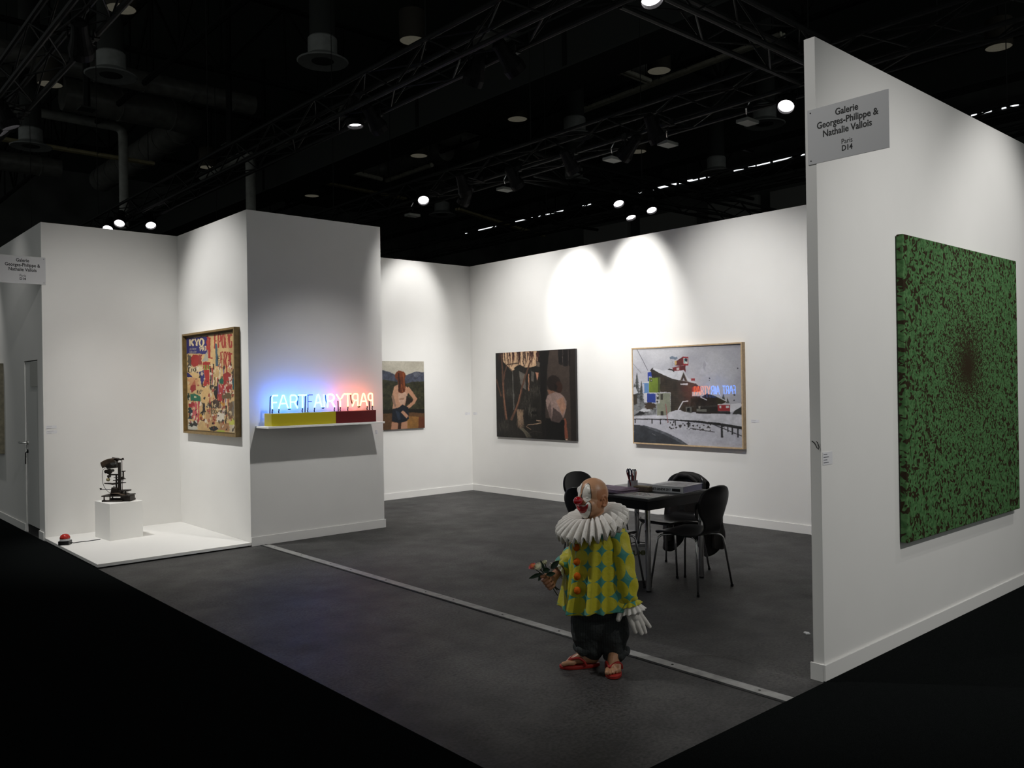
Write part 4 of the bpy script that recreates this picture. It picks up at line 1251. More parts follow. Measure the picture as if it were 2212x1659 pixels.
# torn poster collage in a deep frame
r = thing('framed_collage', 'torn poster collage in a deep olive gilt box frame', 'picture', (XN, 9.26, 1.13))
y0, y1, z0, z1 = 10.055, 8.578, 1.13, 2.292
rel = lambda p: (p[0] - XN, p[1] - 9.26, p[2] - 1.13)
frame_parts(r, [rel((XN, y0, z1)), rel((XN, y1, z1)), rel((XN, y1, z0)), rel((XN, y0, z0))], 0.022, 0.0, 0.064, GOLD, (-1, 0, 0))
MB().box((XN - 0.022, y1 + 0.02, z0 + 0.02), (XN, y0 - 0.02, z1 - 0.02)).build('backing_board', mat('brown_backing', (0.12, 0.085, 0.04, 1), 0.8), r, rel=(XN, 9.26, 1.13))
art_panel('collage', art_poster(), PAINT, r, rel((XN - 0.025, y0 - 0.045, z1 - 0.045)), (0, y1 - y0 + 0.09, 0), (0, 0, z0 - z1 + 0.085), 0.72)
# picture at the far left edge, on the storage wall
r = thing('framed_picture', 'green picture in a grey gilt frame on the storage wall left of the door', 'picture', (XL, 12.85, 0.86))
frame_parts(r, [(0, 0.5, 1.15), (0, -0.5, 1.15), (0, -0.5, 0), (0, 0.5, 0)], 0.07, 0.0, 0.07, mat('tarnished_frame', (0.22, 0.20, 0.14, 1), 0.4, noise=(20, 0.3)), (-1, 0, 0))
MB().box((-0.02, -0.44, 0.06), (-0.001, 0.44, 1.09)).build('picture_surface', mat('green_picture', (0.05, 0.14, 0.07, 1), 0.6, noise=(9, 0.6)), r)

# large green painting: procedural blotches that shrink towards one point
def green_mat():
    m = bpy.data.materials.new('green_vortex_paint')
    m.use_nodes = True
    nt = m.node_tree
    L = nt.links.new
    b = nt.nodes['Principled BSDF']
    tc = nt.nodes.new('ShaderNodeTexCoord')
    sx = nt.nodes.new('ShaderNodeSeparateXYZ')
    L(tc.outputs['Object'], sx.inputs[0])
    def mt(op, a, b_=None, c=None):
        n = nt.nodes.new('ShaderNodeMath')
        n.operation = op
        for i, v in enumerate((a, b_, c)):
            if v is None:
                continue
            if isinstance(v, (int, float)):
                n.inputs[i].default_value = v
            else:
                L(v, n.inputs[i])
        return n.outputs[0]
    x, z = sx.outputs['X'], sx.outputs['Z']
    r = mt('SQRT', mt('ADD', mt('ADD', mt('MULTIPLY', x, x), mt('MULTIPLY', z, z)), 0.00002))
    # conformal power map: marks keep their shape and grow with distance from the centre
    al = 0.42
    th = mt('MULTIPLY', mt('ARCTAN2', z, x), al)
    rho = mt('MULTIPLY', mt('POWER', r, al), 66.0)
    cv = nt.nodes.new('ShaderNodeCombineXYZ')
    L(mt('MULTIPLY', rho, mt('COSINE', th)), cv.inputs[0])
    L(mt('MULTIPLY', rho, mt('SINE', th)), cv.inputs[2])
    L(mt('MULTIPLY', sx.outputs['Y'], 14.0), cv.inputs[1])
    n1 = nt.nodes.new('ShaderNodeTexNoise')
    n1.inputs['Scale'].default_value = 1.0
    n1.inputs['Detail'].default_value = 1.2
    n1.inputs['Distortion'].default_value = 1.1
    L(cv.outputs[0], n1.inputs['Vector'])
    thr = mt('SUBTRACT', 0.465, mt('MULTIPLY', mt('POWER', mt('SUBTRACT', 1.0, mt('MINIMUM', mt('MULTIPLY', r, 1.8), 1.0)), 2.0), -0.22))
    dark = mt('MULTIPLY', mt('SUBTRACT', thr, n1.outputs['Fac']), 30.0)
    dark = mt('MINIMUM', mt('MAXIMUM', dark, 0.0), 1.0)
    core = mt('MINIMUM', mt('MAXIMUM', mt('MULTIPLY', mt('SUBTRACT', 0.17, r), 7.0), 0.0), 0.92)
    dark = mt('MAXIMUM', dark, core)
    n2 = nt.nodes.new('ShaderNodeTexNoise')
    n2.inputs['Scale'].default_value = 1.6
    n2.inputs['Detail'].default_value = 3
    L(cv.outputs[0], n2.inputs['Vector'])
    g = nt.nodes.new('ShaderNodeValToRGB')
    e = g.color_ramp.elements
    e[0].position, e[0].color = 0.36, S(56, 94, 52)
    e[1].position, e[1].color = 0.66, S(88, 128, 80)
    L(n2.outputs['Fac'], g.inputs['Fac'])
    mx = nt.nodes.new('ShaderNodeMix')
    mx.data_type = 'RGBA'
    L(dark, mx.inputs[0])
    L(g.outputs['Color'], mx.inputs[6])
    mx.inputs[7].default_value = S(44, 34, 18)
    L(mx.outputs[2], b.inputs['Base Color'])
    b.inputs['Roughness'].default_value = 0.7
    b.inputs['Specular IOR Level'].default_value = 0.2
    return m
GC = (6.209, YR, 1.72)
r = thing('canvas_painting', 'very large green painting of dark blotches shrinking to a vortex', 'picture', GC)
MB().box((5.222, YR - 0.05, 0.63), (7.185, YR - 0.006, 2.524)).build('painted_canvas', green_mat(), r, rel=GC, bevel=0.006)
MB().box((5.26, YR - 0.006, 0.67), (7.15, YR - 0.002, 2.48)).build('stretcher', CANVAS, r, rel=GC)
# ------------------------------------------------------------------ gallery flag signs
SIGNM = mat('sign_plate_grey', (0.56, 0.56, 0.57, 1), 0.55, spec=0.3)
def flag_sign(label, org, xd, nrm, holes):
    """org = plate centre; xd = reading direction; nrm = facing normal; holes at +1 or -1 side."""
    x, n = Vector(xd), Vector(nrm)
    z = Vector((0, 0, 1))
    r = thing('gallery_sign', label, 'sign', org)
    W, Hh = 0.445, 0.298
    Mx = Matrix.Identity(4)
    for i in range(3):
        Mx[i][0], Mx[i][1], Mx[i][2] = x[i], z[i], n[i]
    MB().cbox((0, 0, 0), (W, Hh, 0.006), Mx).build('plate', SIGNM, r, bevel=0.001)
    o = n * 0.0034
    for t, y, s, b in (('Galerie', 0.100, 0.050, 0.0011), ('Georges-Philippe &', 0.050, 0.050, 0.0011), ('Nathalie Vallois', 0.000, 0.050, 0.0011), ('Paris', -0.064, 0.038, 0.0), ('D14', -0.100, 0.040, 0.0011)):
        put_text('lettering', t, s, TEXTK, r, o + z * y, x, z, b, 0.86)
    for zz in (-0.13, 0.13):
        MB().lathe([(0.004, 0), (0.004, 0.0012)], x * (W / 2 - 0.018) * holes + z * zz + n * 0.0031, 10, Mx.to_3x3().to_4x4()).build('screw', TEXTK, r)
    return r
flag_sign('grey gallery sign plate jutting from the end of the green painting wall', (XR - 0.005, 2.1425, 2.957), (0, -1, 0), (-1, 0, 0), -1)
flag_sign('grey gallery sign plate jutting out over the aisle beside the alcove', (2.108, YA - 0.005, 2.962), (1, 0, 0), (0, -1, 0), 1)

# ------------------------------------------------------------------ wall captions
CARD = mat('caption_card', (0.74, 0.74, 0.76, 1), 0.6)
GREYT = mat('caption_print', (0.12, 0.12, 0.14, 1), 0.8)
def caption(label, c, xd, nrm, w, h, n=4):
    x, nn, z = Vector(xd), Vector(nrm), Vector((0, 0, 1))
    Mx = Matrix.Identity(4)
    for i in range(3):
        Mx[i][0], Mx[i][1], Mx[i][2] = x[i], z[i], nn[i]
    r = thing('wall_caption', label, 'caption', c)
    MB().cbox((0, 0, 0.0010), (w, h, 0.002), Mx).build('card', CARD, r)
    t = MB()
    for k in range(n):
        L = w * random.uniform(0.35, 0.72)
        yy = h * (0.32 - 0.64 * k / max(1, n - 1))
        t.cbox((-w * 0.42 + L / 2, yy, 0.0024), (L, h * 0.055, 0.0006), Mx)
    t.build('printed_lines', GREYT, r)
caption('small white caption on the alcove wall, upper of two', (2.366, YA, 1.250), (1, 0, 0), (0, -1, 0), 0.105, 0.034, 2)
caption('small white caption on the alcove wall, lower of two', (2.370, YA, 1.195), (1, 0, 0), (0, -1, 0), 0.105, 0.034, 2)
caption('small white caption right of the snowy chalet photograph', (XB, 5.278, 1.188), (0, -1, 0), (-1, 0, 0), 0.10, 0.034, 2)
caption('small white caption beside the big green painting', (4.352, YR, 1.208), (1, 0, 0), (0, -1, 0), 0.105, 0.07, 4)
caption('tiny caption left of the booth back corner', (8.215, YA, 1.20), (1, 0, 0), (0, -1, 0), 0.095, 0.035, 2)
caption('tiny caption right of the booth back corner', (XB, 10.245, 1.20), (0, -1, 0), (-1, 0, 0), 0.095, 0.035, 2)
caption('tiny caption on the column below the neon shelf', (5.31, YN, 1.114), (1, 0, 0), (0, -1, 0), 0.032, 0.044, 3)
# wire hook and paper scrap
t = tag(MB().tube([(XR, 2.37, 1.30), (XR - 0.012, 2.365, 1.305), (XR - 0.014, 2.35, 1.295), (XR - 0.014, 2.335, 1.268), (XR - 0.012, 2.328, 1.26), (XR - 0.010, 2.326, 1.275), (XR - 0.012, 2.334, 1.298), (XR - 0.012, 2.34, 1.303)], 0.0022, 6).build('wire_hook', BLACKM), 'small dark wire hook on the end of the right wall', 'hook')
sc = MB().prism([(0, 0), (0.035, 0.006), (0.05, 0.03), (0.03, 0.04), (0.02, 0.028), (-0.01, 0.03)], Matrix.Translation((5.02, 2.81, 0.0005)) @ Matrix.Rotation(0.6, 4, 'Z'), 0.006)
tag(sc.build('paper_scrap', mat('white_scrap', (0.8, 0.8, 0.8, 1), 0.8)), 'crumpled white scrap on the floor by the right wall', 'litter')

# ------------------------------------------------------------------ neon sculpture on its shelf
shelf = thing('wall_shelf', 'thin white shelf carrying the neon sculpture', 'shelf', (4.53, YN, 1.238))
MB().box((3.835, YN - 0.30, 1.226), (5.232, YN, 1.247)).build('board', PLINTH, shelf, rel=(4.53, YN, 1.238), bevel=0.002)
for x in (4.1, 4.35, 4.65, 4.95):
    MB().box((x - 0.007, YN - 0.22, 1.220), (x + 0.007, YN - 0.16, 1.226)).build('bracket', BLACKM, shelf, rel=(4.53, YN, 1.238))
NZ0 = 1.248
nb = (4.53, YN - 0.17, NZ0)
neon = thing('neon_sculpture', 'glowing blue and orange neon letters on a yellow and dark red box', 'artwork', nb)
YEL = mat('yellow_lacquer', (0.42, 0.36, 0.012, 1), 0.35, spec=0.4)
RED = mat('dark_red_lacquer', (0.11, 0.008, 0.010, 1), 0.3, spec=0.4)
bx0, bx1, bxm, nzb = 3.895, 5.150, 4.64, 1.377
MB().box((bx0, YN - 0.25, NZ0), (bxm, YN - 0.085, nzb)).build('yellow_box', YEL, neon, rel=nb, bevel=0.002)
MB().box((bxm + 0.001, YN - 0.25, NZ0), (bx1, YN - 0.085, nzb)).build('dark_red_box', RED, neon, rel=nb, bevel=0.002)
def neon_mat(name, col, s):
    return mat(name, (col[0] * 0.3 + 0.1, col[1] * 0.3 + 0.1, col[2] * 0.3 + 0.1, 1), 0.3, emit=col + (1,), estr=s)
NBLUE = neon_mat('neon_cyan', (0.035, 0.21, 1.0), 25.0)
NWARM = neon_mat('neon_orange', (1.0, 0.20, 0.065), 12.0)
NOFF = mat('unlit_tube_glass', (0.10, 0.11, 0.35, 1), 0.25)
TUBEB = mat('blackened_tube', (0.006, 0.006, 0.02, 1), 0.4)
# letters: (char, x0, x1, colour, mirrored); positions measured on the column face
SEQ = [('F', 3.946, 4.010, 'b', 0), ('A', 4.018, 4.125, 'b', 0), ('R', 4.152, 4.233, 'b', 0), ('T', 4.243, 4.340, 'b', 0), ('F', 4.355, 4.412, 'o', 0),
       ('A', 4.431, 4.520, 'b', 0), ('I', 4.530, 4.566, 'b', 0), ('R', 4.588, 4.675, 'b', 0), ('Y', 4.700, 4.790, 'w', 0), ('T', 4.795, 4.884, 'w', 0),
       ('R', 4.897, 4.968, 'w', 1), ('A', 4.996, 5.090, 'w', 0), ('P', 5.100, 5.158, 'w', 1)]
YL = YN - 0.165
NB_, NT_ = 1.425, 1.562
def smooth_path(P, k=0.12):
    P = [Vector(p) for p in P]
    if len(P) < 3:
        return P
    Q = [P[0]]
    for i in range(1, len(P) - 1):
        a, b, c = P[i - 1], P[i], P[i + 1]
        l = min((a - b).length, (c - b).length) * 0.35
        p0, p1 = b + (a - b).normalized() * l, b + (c - b).normalized() * l
        for j in range(4):
            t = j / 3
            Q.append((1 - t) ** 2 * p0 + 2 * t * (1 - t) * b + t * t * p1)
    Q.append(P[-1])
    return Q
for ch, x0, x1, c, mir in SEQ:
    mb = MB()
    for st in STROKES[ch]:
        P = []
        for px, py in st:
            if mir:
                px = 1 - px
            P.append((x0 + (x1 - x0) * px - nb[0], YL - nb[1], NB_ + (NT_ - NB_) * py - nb[2]))
        mb.tube(smooth_path(P), 0.0080 if c != 'o' else 0.004, 8)
    o = mb.build('letter', {'b': NBLUE, 'w': NWARM, 'o': NOFF}[c], neon, smooth=True)
    o['label'] = {'b': 'lit blue neon letter ', 'w': 'lit orange neon letter ', 'o': 'unlit dark neon letter '}[c] + ch + (' mirrored' if mir else '')
# blackened risers, jumpers and electrodes
def riser(pts):
    MB().tube(smooth_path([(x - nb[0], y - nb[1], z - nb[2]) for x, y, z in pts]), 0.006, 7).build('blackened_riser', TUBEB, neon, smooth=True)
YB2 = YL + 0.02
for x in (3.947, 4.020, 4.288, 4.352, 4.431, 4.672, 4.745, 4.840, 5.088, 5.156):
    riser([(x, YL, NB_), (x + 0.004, YL + 0.006, NB_ - 0.018), (x - 0.004, YL, NB_ - 0.03), (x, YL, nzb)])
for x in (3.936, 4.336):
    riser([(x + 0.022, YL + 0.012, NT_), (x, YL + 0.02, NT_ - 0.012), (x - 0.010, YL + 0.015, nzb)])
for x in (4.727, 5.126):
    riser([(x, YL + 0.02, 1.49), (x, YL + 0.018, 1.48), (x - 0.002, YL + 0.01, nzb)])
for a, b in ((4.125, 4.152), (4.520, 4.548), (4.968, 4.996)):
    riser([(a, YL, NB_ + 0.003), (a + 0.004, YL + 0.004, NB_ - 0.01), (b - 0.004, YL + 0.004, NB_ - 0.01), (b, YL, NB_ + 0.003)])
for a, b in ((4.236, 4.248), (4.592, 4.568), (4.902, 4.882)):
    riser([(a, YL + 0.012, NB_ + 0.03), ((a + b) / 2, YL + 0.018, NB_ + 0.07), (b, YL + 0.012, NT_ - 0.006)])
riser([(4.788, YL + 0.012, NT_ - 0.01), (4.772, YL + 0.018, NT_ - 0.05), (4.762, YL + 0.012, 1.50)])

# ------------------------------------------------------------------ pedestal, machine, button
PEDR = math.radians(5)
ped = thing('pedestal', 'white square pedestal standing in the alcove', 'pedestal', (2.895, 9.79, 0.042), PEDR)
MB().box((-0.175, -0.205, 0), (0.175, 0.205, 0.392)).build('box', PLINTH, ped, bevel=0.002)
IRON = mat('rusty_black_iron', (0.018, 0.013, 0.009, 1), 0.55, metal=0.3, noise=(40, 0.5))
RUST = mat('brown_rust', (0.05, 0.03, 0.015, 1), 0.7, noise=(30, 0.5))
BRASS = mat('dull_brass', (0.30, 0.26, 0.14, 1), 0.45, metal=0.5)
VIEWR = math.atan2(-0.6630, 0.7485)
mach = thing('machine_sculpture', 'black scrap iron machine sculpture with motor, pulleys and rods on pedestal', 'sculpture', (2.885, 9.79, 0.4345), VIEWR)
def ml(zx, zy, d=0.0):
    return Vector(((zx - 500) / 1560, d * 0.85, max(0.0, (876 - zy) / 1560)))
def mbar(name, x0, y0, x1, y1, d0, d1, m=IRON):
    a, b = ml(x0, y1, d0), ml(x1, y0, d1)
    return MB().box(a, (b.x, b.y, b.z)).build(name, m, mach, bevel=0.0015)
# base: two rails, little I-legs, deck plate, block
mbar('base_rail', 290, 848, 640, 876, -0.10, -0.07)
mbar('base_rail', 330, 842, 750, 874, 0.07, 0.10)
mbar('base_block', 590, 790, 755, 876, -0.07, 0.07)
for x, d in ((325, -0.085), (425, -0.085), (360, 0.085), (560, 0.085)):
    MB().lathe([(0.016, 0), (0.007, 0.008), (0.006, 0.04), (0.016, 0.05)], ml(x, 850, d), 10).build('foot', IRON, mach, smooth=True)
mbar('deck_plate', 292, 768, 745, 788, -0.11, 0.11)
pl = MB()
pl.grid(lambda u, v: ml(400 + 330 * u, 752 - 22 * math.sin(u * 5.0), -0.10 + 0.2 * v), 14, 4)
o = pl.build('warped_sheet', RUST, mach, smooth=True)
o.modifiers.new('thick', 'SOLIDIFY').thickness = 0.006
mbar('upper_shelf', 540, 690, 708, 712, -0.05, 0.05)
MB().cyl(ml(655, 768, -0.03), ml(655, 705, -0.03), 0.008, n=10).build('shelf_leg', IRON, mach, smooth=True)
MB().cyl(ml(560, 768, 0.03), ml(560, 705, 0.03), 0.008, n=10).build('shelf_leg', IRON, mach, smooth=True)
MB().prism([((400 - 500) / 1560, (876 - 768) / 1560), ((525 - 500) / 1560, (876 - 768) / 1560), ((520 - 500) / 1560, (876 - 660) / 1560), ((425 - 500) / 1560, (876 - 640) / 1560)], Matrix.Translation((0, 0.03, 0)) @ Matrix.Rotation(PI / 2, 4, 'X'), 0.07).build('wedge_casting', IRON, mach, bevel=0.003)
# posts
MB().cyl(ml(477, 700, 0.01), ml(477, 425, 0.01), 0.009, n=10).build('post', IRON, mach, smooth=True)
MB().box(ml(520, 690, -0.015), ml(558, 222, 0.015)).build('post', IRON, mach, bevel=0.002)
MB().cyl(ml(505, 690, 0.02), ml(515, 300, 0.02), 0.007, n=10).build('post', IRON, mach, smooth=True)
MB().cyl(ml(582, 690, 0.0), ml(582, 155, 0.0), 0.0035, n=8).build('thin_rod', IRON, mach, smooth=True)
# top arm and motor hood
MB().tube([ml(612, 166), ml(560, 172), ml(490, 160), ml(420, 150)], [0.007, 0.010, 0.012, 0.014], 10).build('top_arm', IRON, mach, smooth=True)
MB().lathe([(0.016, 0), (0.010, 0.004), (0.010, 0.02), (0.005, 0.022)], ml(600, 178), 10).build('cap_nut', IRON, mach, smooth=True)
hood = MB()
hood.grid(lambda u, v: ml(265 + 225 * u, 150 + 60 * (1 - u) + 105 * v * (1 - 0.25 * u) - 26 * math.sin(u * PI), 0.075 * math.cos(v * 1.25) * (1 if True else 1)), 12, 6)
hood.grid(lambda u, v: ml(265 + 225 * u, 150 + 60 * (1 - u) + 105 * v * (1 - 0.25 * u) - 26 * math.sin(u * PI), -0.075 * math.cos(v * 1.25)), 12, 6)
hood.grid(lambda u, v: ml(265 + 225 * u, 150 + 60 * (1 - u) - 26 * math.sin(u * PI), -0.075 + 0.15 * v), 12, 4)
o = hood.build('motor_hood', RUST, mach, smooth=True)
o.modifiers.new('thick', 'SOLIDIFY').thickness = 0.003
MB().cyl(ml(330, 275), ml(500, 255), 0.036, n=18).build('motor', IRON, mach, smooth=True)
MB().lathe([(0.03, -0.01), (0.034, 0.0), (0.03, 0.01)], ml(455, 225, -0.03), 16, Matrix.Rotation(PI / 2, 4, 'X')).build('motor_plate', mat('grey_steel', (0.22, 0.22, 0.21, 1), 0.4, metal=0.8), mach, smooth=True)
# gears, knobs and pulley under the motor
for x, y, r_, w in ((318, 372, 0.020, 0.03), (365, 375, 0.030, 0.022), (410, 360, 0.016, 0.05), (360, 455, 0.016, 0.03)):
    MB().lathe([(r_ * 0.6, -w / 2 - 0.004), (r_, -w / 2), (r_, w / 2), (r_ * 0.6, w / 2 + 0.004)], ml(x, y), 16, Matrix.Rotation(PI / 2, 4, 'X')).build('gear', IRON, mach, smooth=True)
MB().ball(ml(343, 512), (0.021, 0.021, 0.020)).build('brass_knob', BRASS, mach, smooth='all')
MB().cyl(ml(370, 400), ml(350, 500), 0.006, n=8).build('knob_stem', IRON, mach, smooth=True)
# cross bars
for x0, y0, x1, y1, d0, d1 in ((380, 418, 520, 440, -0.012, 0.012), (440, 474, 515, 484, -0.006, 0.006), (435, 518, 512, 530, -0.02, 0.0), (560, 530, 612, 538, -0.006, 0.006), (480, 505, 600, 520, 0.0, 0.02)):
    mbar('cross_bar', x0, y0, x1, y1, d0, d1)
MB().tube([ml(278, 574), ml(380, 580), ml(420, 588), ml(520, 572), ml(648, 566)], [0.006, 0.009, 0.011, 0.010, 0.004], 10).build('long_bar', IRON, mach, smooth=True)
MB().lathe([(0.024, 0), (0.024, 0.006), (0.007, 0.012), (0.007, 0.078), (0.024, 0.085), (0.024, 0.091)], ml(605, 508), 14).build('spool', IRON, mach, smooth=True)
MB().lathe([(0.014, 0), (0.014, 0.035)], ml(600, 480, 0.0), 12, Matrix.Rotation(PI / 2, 4, 'X')).build('gear', IRON, mach, smooth=True)
MB().cyl(ml(540, 690), ml(545, 590), 0.016, r2=0.010, n=10).build('socket', IRON, mach, smooth=True)
MB().tube([ml(208, 678), ml(400, 682)], 0.0028, 6).build('lever', IRON, mach)
MB().lathe([(0.013, 0), (0.004, 0.005), (0.012, 0.012), (0.010, 0.02)], ml(214, 684), 10).build('lever_weight', IRON, mach, smooth=True)
MB().tube(smooth_path(smooth_path([ml(320, 318, -0.03), ml(285, 330, -0.035), ml(262, 400, -0.035), ml(262, 500, -0.03), ml(278, 600, -0.03), ml(330, 690, -0.03), ml(405, 752, -0.02)])), 0.0026, 6).build('cable', IRON, mach, smooth=True)
MB().cyl(ml(440, 660), ml(440, 620), 0.005, n=8).build('pin', IRON, mach)
MB().cyl(ml(400, 655), ml(450, 650), 0.005, n=8).build('pin', IRON, mach)

bt = thing('push_button', 'red dome push button on a black box at the platform edge', 'button', (2.335, 9.70, 0.042), VIEWR + 0.15)
MB().cbox((0, 0, 0.022), (0.105, 0.10, 0.044)).build('base', BLACKP, bt, bevel=0.005)
MB().lathe([(0.052, 0.044), (0.050, 0.058), (0.046, 0.066)], n=28).build('collar', mat('grey_collar', (0.45, 0.45, 0.45, 1), 0.4), bt, smooth=True)
MB().lathe([(0.050, 0.066), (0.049, 0.080), (0.040, 0.098), (0.024, 0.109), (0.004, 0.113)], n=28).build('dome', mat('red_plastic', (0.46, 0.022, 0.012, 1), 0.25, spec=0.5), bt, smooth='all')
cb = MB().tube([(2.395, 9.70, 0.060), (2.42, 9.715, 0.048), (2.50, 9.735, 0.046), (2.56, 9.725, 0.046), (2.63, 9.735, 0.046), (2.69, 9.745, 0.046)], 0.0045, 7)
cb.build('cable', mat('grey_cable', (0.05, 0.05, 0.05, 1), 0.6), bt, rel=(0, 0, 0)).matrix_local = (Matrix.Translation((2.335, 9.70, 0.042)) @ Matrix.Rotation(VIEWR + 0.15, 4, 'Z')).inverted()

# ------------------------------------------------------------------ table
TX0, TX1, TY0, TY1, TZ = 5.11, 5.91, 4.20, 5.00, 0.735
TB = (5.51, 4.60, 0)
table = thing('table', 'square black table with chrome tube legs', 'table', TB)
MB().box((TX0, TY0, TZ - 0.022), (TX1, TY1, TZ)).build('tabletop', mat('black_table_laminate', (0.030, 0.030, 0.031, 1), 0.34, spec=0.5), table, rel=TB, bevel=0.004)
for a, b in (((TX0 + 0.01, TY0 + 0.008, 0.645), (TX1 - 0.01, TY0 + 0.03, TZ - 0.022)), ((TX0 + 0.01, TY1 - 0.03, 0.645), (TX1 - 0.01, TY1 - 0.008, TZ - 0.022)),
             ((TX0 + 0.008, TY0 + 0.03, 0.645), (TX0 + 0.03, TY1 - 0.03, TZ - 0.022)), ((TX1 - 0.03, TY0 + 0.03, 0.645), (TX1 - 0.008, TY1 - 0.03, TZ - 0.022))):
    MB().box(a, b).build('apron', BLACKP, table, rel=TB)
for x in (TX0 + 0.055, TX1 - 0.055):
    for y in (TY0 + 0.055, TY1 - 0.055):
        lg = MB().lathe([(0.022, 0.012), (0.022, 0.66)], (x, y, 0), 18).build('leg', CHROME, table, smooth=True, rel=TB)
        MB().lathe([(0.020, 0.0), (0.022, 0.012)], (x, y, 0), 14).build('leg_foot', BLACKP, lg, rel=TB)
        MB().lathe([(0.024, 0.645), (0.024, 0.70)], (x, y, 0), 14).build('leg_socket', BLACKP, lg, rel=TB)

# ------------------------------------------------------------------ chairs (one-piece moulded shell, chrome legs)
def shell_profile(t):
    """side profile: returns (y, z, halfwidth, dish) with front at -y, back at +y."""
    K = [(0.00, -0.215, 0.425, 0.150, 0.0), (0.06, -0.20, 0.443, 0.185, 0.004), (0.18, -0.12, 0.447, 0.215, 0.010), (0.32, 0.00, 0.440, 0.225, 0.012), (0.44, 0.10, 0.437, 0.205, 0.008),
         (0.53, 0.165, 0.447, 0.150, 0.0), (0.60, 0.200, 0.485, 0.115, -0.002), (0.67, 0.213, 0.54, 0.125, 0.004), (0.76, 0.225, 0.61, 0.178, 0.020), (0.85, 0.240, 0.68, 0.205, 0.026), (0.90, 0.249, 0.725, 0.197, 0.024), (0.935, 0.256, 0.755, 0.175, 0.020), (0.96, 0.262, 0.776, 0.145, 0.014), (0.98, 0.267, 0.792, 0.105, 0.008), (0.993, 0.270, 0.802, 0.060, 0.003), (1.0, 0.271, 0.805, 0.015, 0.0)]
    K = [(a, b, c if c < 0.485 else 0.485 + (c - 0.485) * 1.08, d, e) for a, b, c, d, e in K]
    for i in range(len(K) - 1):
        if t <= K[i + 1][0]:
            a, b = K[i], K[i + 1]
            f = (t - a[0]) / (b[0] - a[0])
            p0 = K[max(i - 1, 0)]
            p3 = K[min(i + 2, len(K) - 1)]
            return [0.5 * ((2 * a[k]) + (b[k] - p0[k]) * f + (2 * p0[k] - 5 * a[k] + 4 * b[k] - p3[k]) * f * f + (3 * a[k] - p0[k] - 3 * b[k] + p3[k]) * f ** 3) for k in (1, 2, 3, 4)]
    return list(K[-1][1:])
def shell_pt(u, v):
    y, z, w, d = shell_profile(v)
    s = 2 * u - 1
    w = max(w, 0.02)
    # tangent direction decides where the dish goes
    y2, z2, _, _ = shell_profile(min(1, v + 0.02))
    y1, z1, _, _ = shell_profile(max(0, v - 0.02))
    ty, tz = y2 - y1, z2 - z1
    L = math.hypot(ty, tz) or 1
    ny, nz = -tz / L, ty / L
    k = d * (s * s)
    return (s * w, y + ny * k, z + nz * k)
def chair(loc, rz, label):
    r = thing('chair', label, 'chair', loc, rz, 'chairs round the table')
    if 'shell' not in _proto:
        me = MB().grid(shell_pt, 18, 72).mesh('chair_shell')
        _proto['shell'] = me
        lg = []
        for sx in (-1, 1):
            for sy in (-1, 1):
                P = [(sx * 0.05, sy * 0.03 + 0.0, 0.424), (sx * 0.13, sy * 0.12 + 0.0, 0.424), (sx * 0.165, sy * 0.165, 0.418), (sx * 0.185, sy * 0.183, 0.395), (sx * 0.235, sy * 0.225, 0.012)]
                m = MB().tube(smooth_path(P), 0.0085, 10)
                me = m.mesh('chair_leg')
                me.polygons.foreach_set('use_smooth', [True] * len(me.polygons))
                me.materials.append(CHROME)
                f = MB().lathe([(0.010, 0), (0.012, 0.004), (0.011, 0.022)], (sx * 0.235, sy * 0.225, 0), 10).mesh('chair_foot')
                f.materials.append(BLACKP)
                lg.append((me, f))
        _proto['legs'] = lg
    o = link('seat_shell', _proto['shell'].copy(), BLACKP, r, smooth='all')
    so = o.modifiers.new('thick', 'SOLIDIFY')
    so.thickness = 0.011
    so.offset = 0
    for me, f in _proto['legs']:
        l = bpy.data.objects.new('leg', me)
        COL.objects.link(l)
        l.parent = r
        q = bpy.data.objects.new('leg_foot', f)
        COL.objects.link(q)
        q.parent = l
    MB().lathe([(0.06, 0.418), (0.06, 0.428)], n=18).build('seat_mount', BLACKP, r)
    return r
# local front is -y; facing +Y means rotate by 180
chair((5.53, 4.12, 0), PI + 0.03, 'black moulded chair at the table side facing away from the green painting wall')
chair((5.915, 4.615, 0), -PI / 2, 'black moulded chair with a dark coat over its back')
chair((5.60, 5.19, 0), 0.06, 'black moulded chair behind the clown, on the table side nearest the booth corner')
chair((5.00, 4.58, 0), PI / 2 + 0.05, 'black moulded chair hidden behind the clown, drawn up to the table')

# coat draped over the chair back
COATM = mat('dark_brown_coat', (0.010, 0.0085, 0.0075, 1), 0.62, spec=0.35, bump=(60, 0.6))
coat = thing('coat', 'dark brown coat draped over the chair back', 'coat', (6.18, 4.615, 0.15))
def coat_pt(u, v):
    s = 2 * u - 1
    # v 0: inner hem (towards table) .. 0.38 top .. 1: outer hem
    fold = 0.016 * math.sin(s * 9 + v * 3) + 0.010 * math.sin(s * 17 - v * 5)
    if v < 0.30:
        f = v / 0.30
        z = 0.36 + 0.42 * f
        x = -0.075 + 0.035 * f
        w = 0.235 - 0.03 * f
    elif v < 0.46:
        f = (v - 0.30) / 0.16
        a = PI * (1 - f)
        x = 0.035 * math.cos(a) + 0.0
        z = 0.78 + 0.045 * math.sin(a)
        w = 0.205
        fold *= 0.3
    else:
        f = (v - 0.46) / 0.54
        z = 0.78 - 0.62 * f
        x = 0.035 + 0.02 * f
        w = 0.205 + 0.115 * f
        z += 0.07 * f * f * math.sin(s * 5.0 + 0.8)
    # round shoulders following the chair top
    z -= 0.11 * max(0.0, abs(s) - 0.25) ** 1.6 * (1 if 0.2 < v < 0.75 else 0.4)
    return (x + fold * (0.3 + v), s * w, z - 0.15 + 0.01)
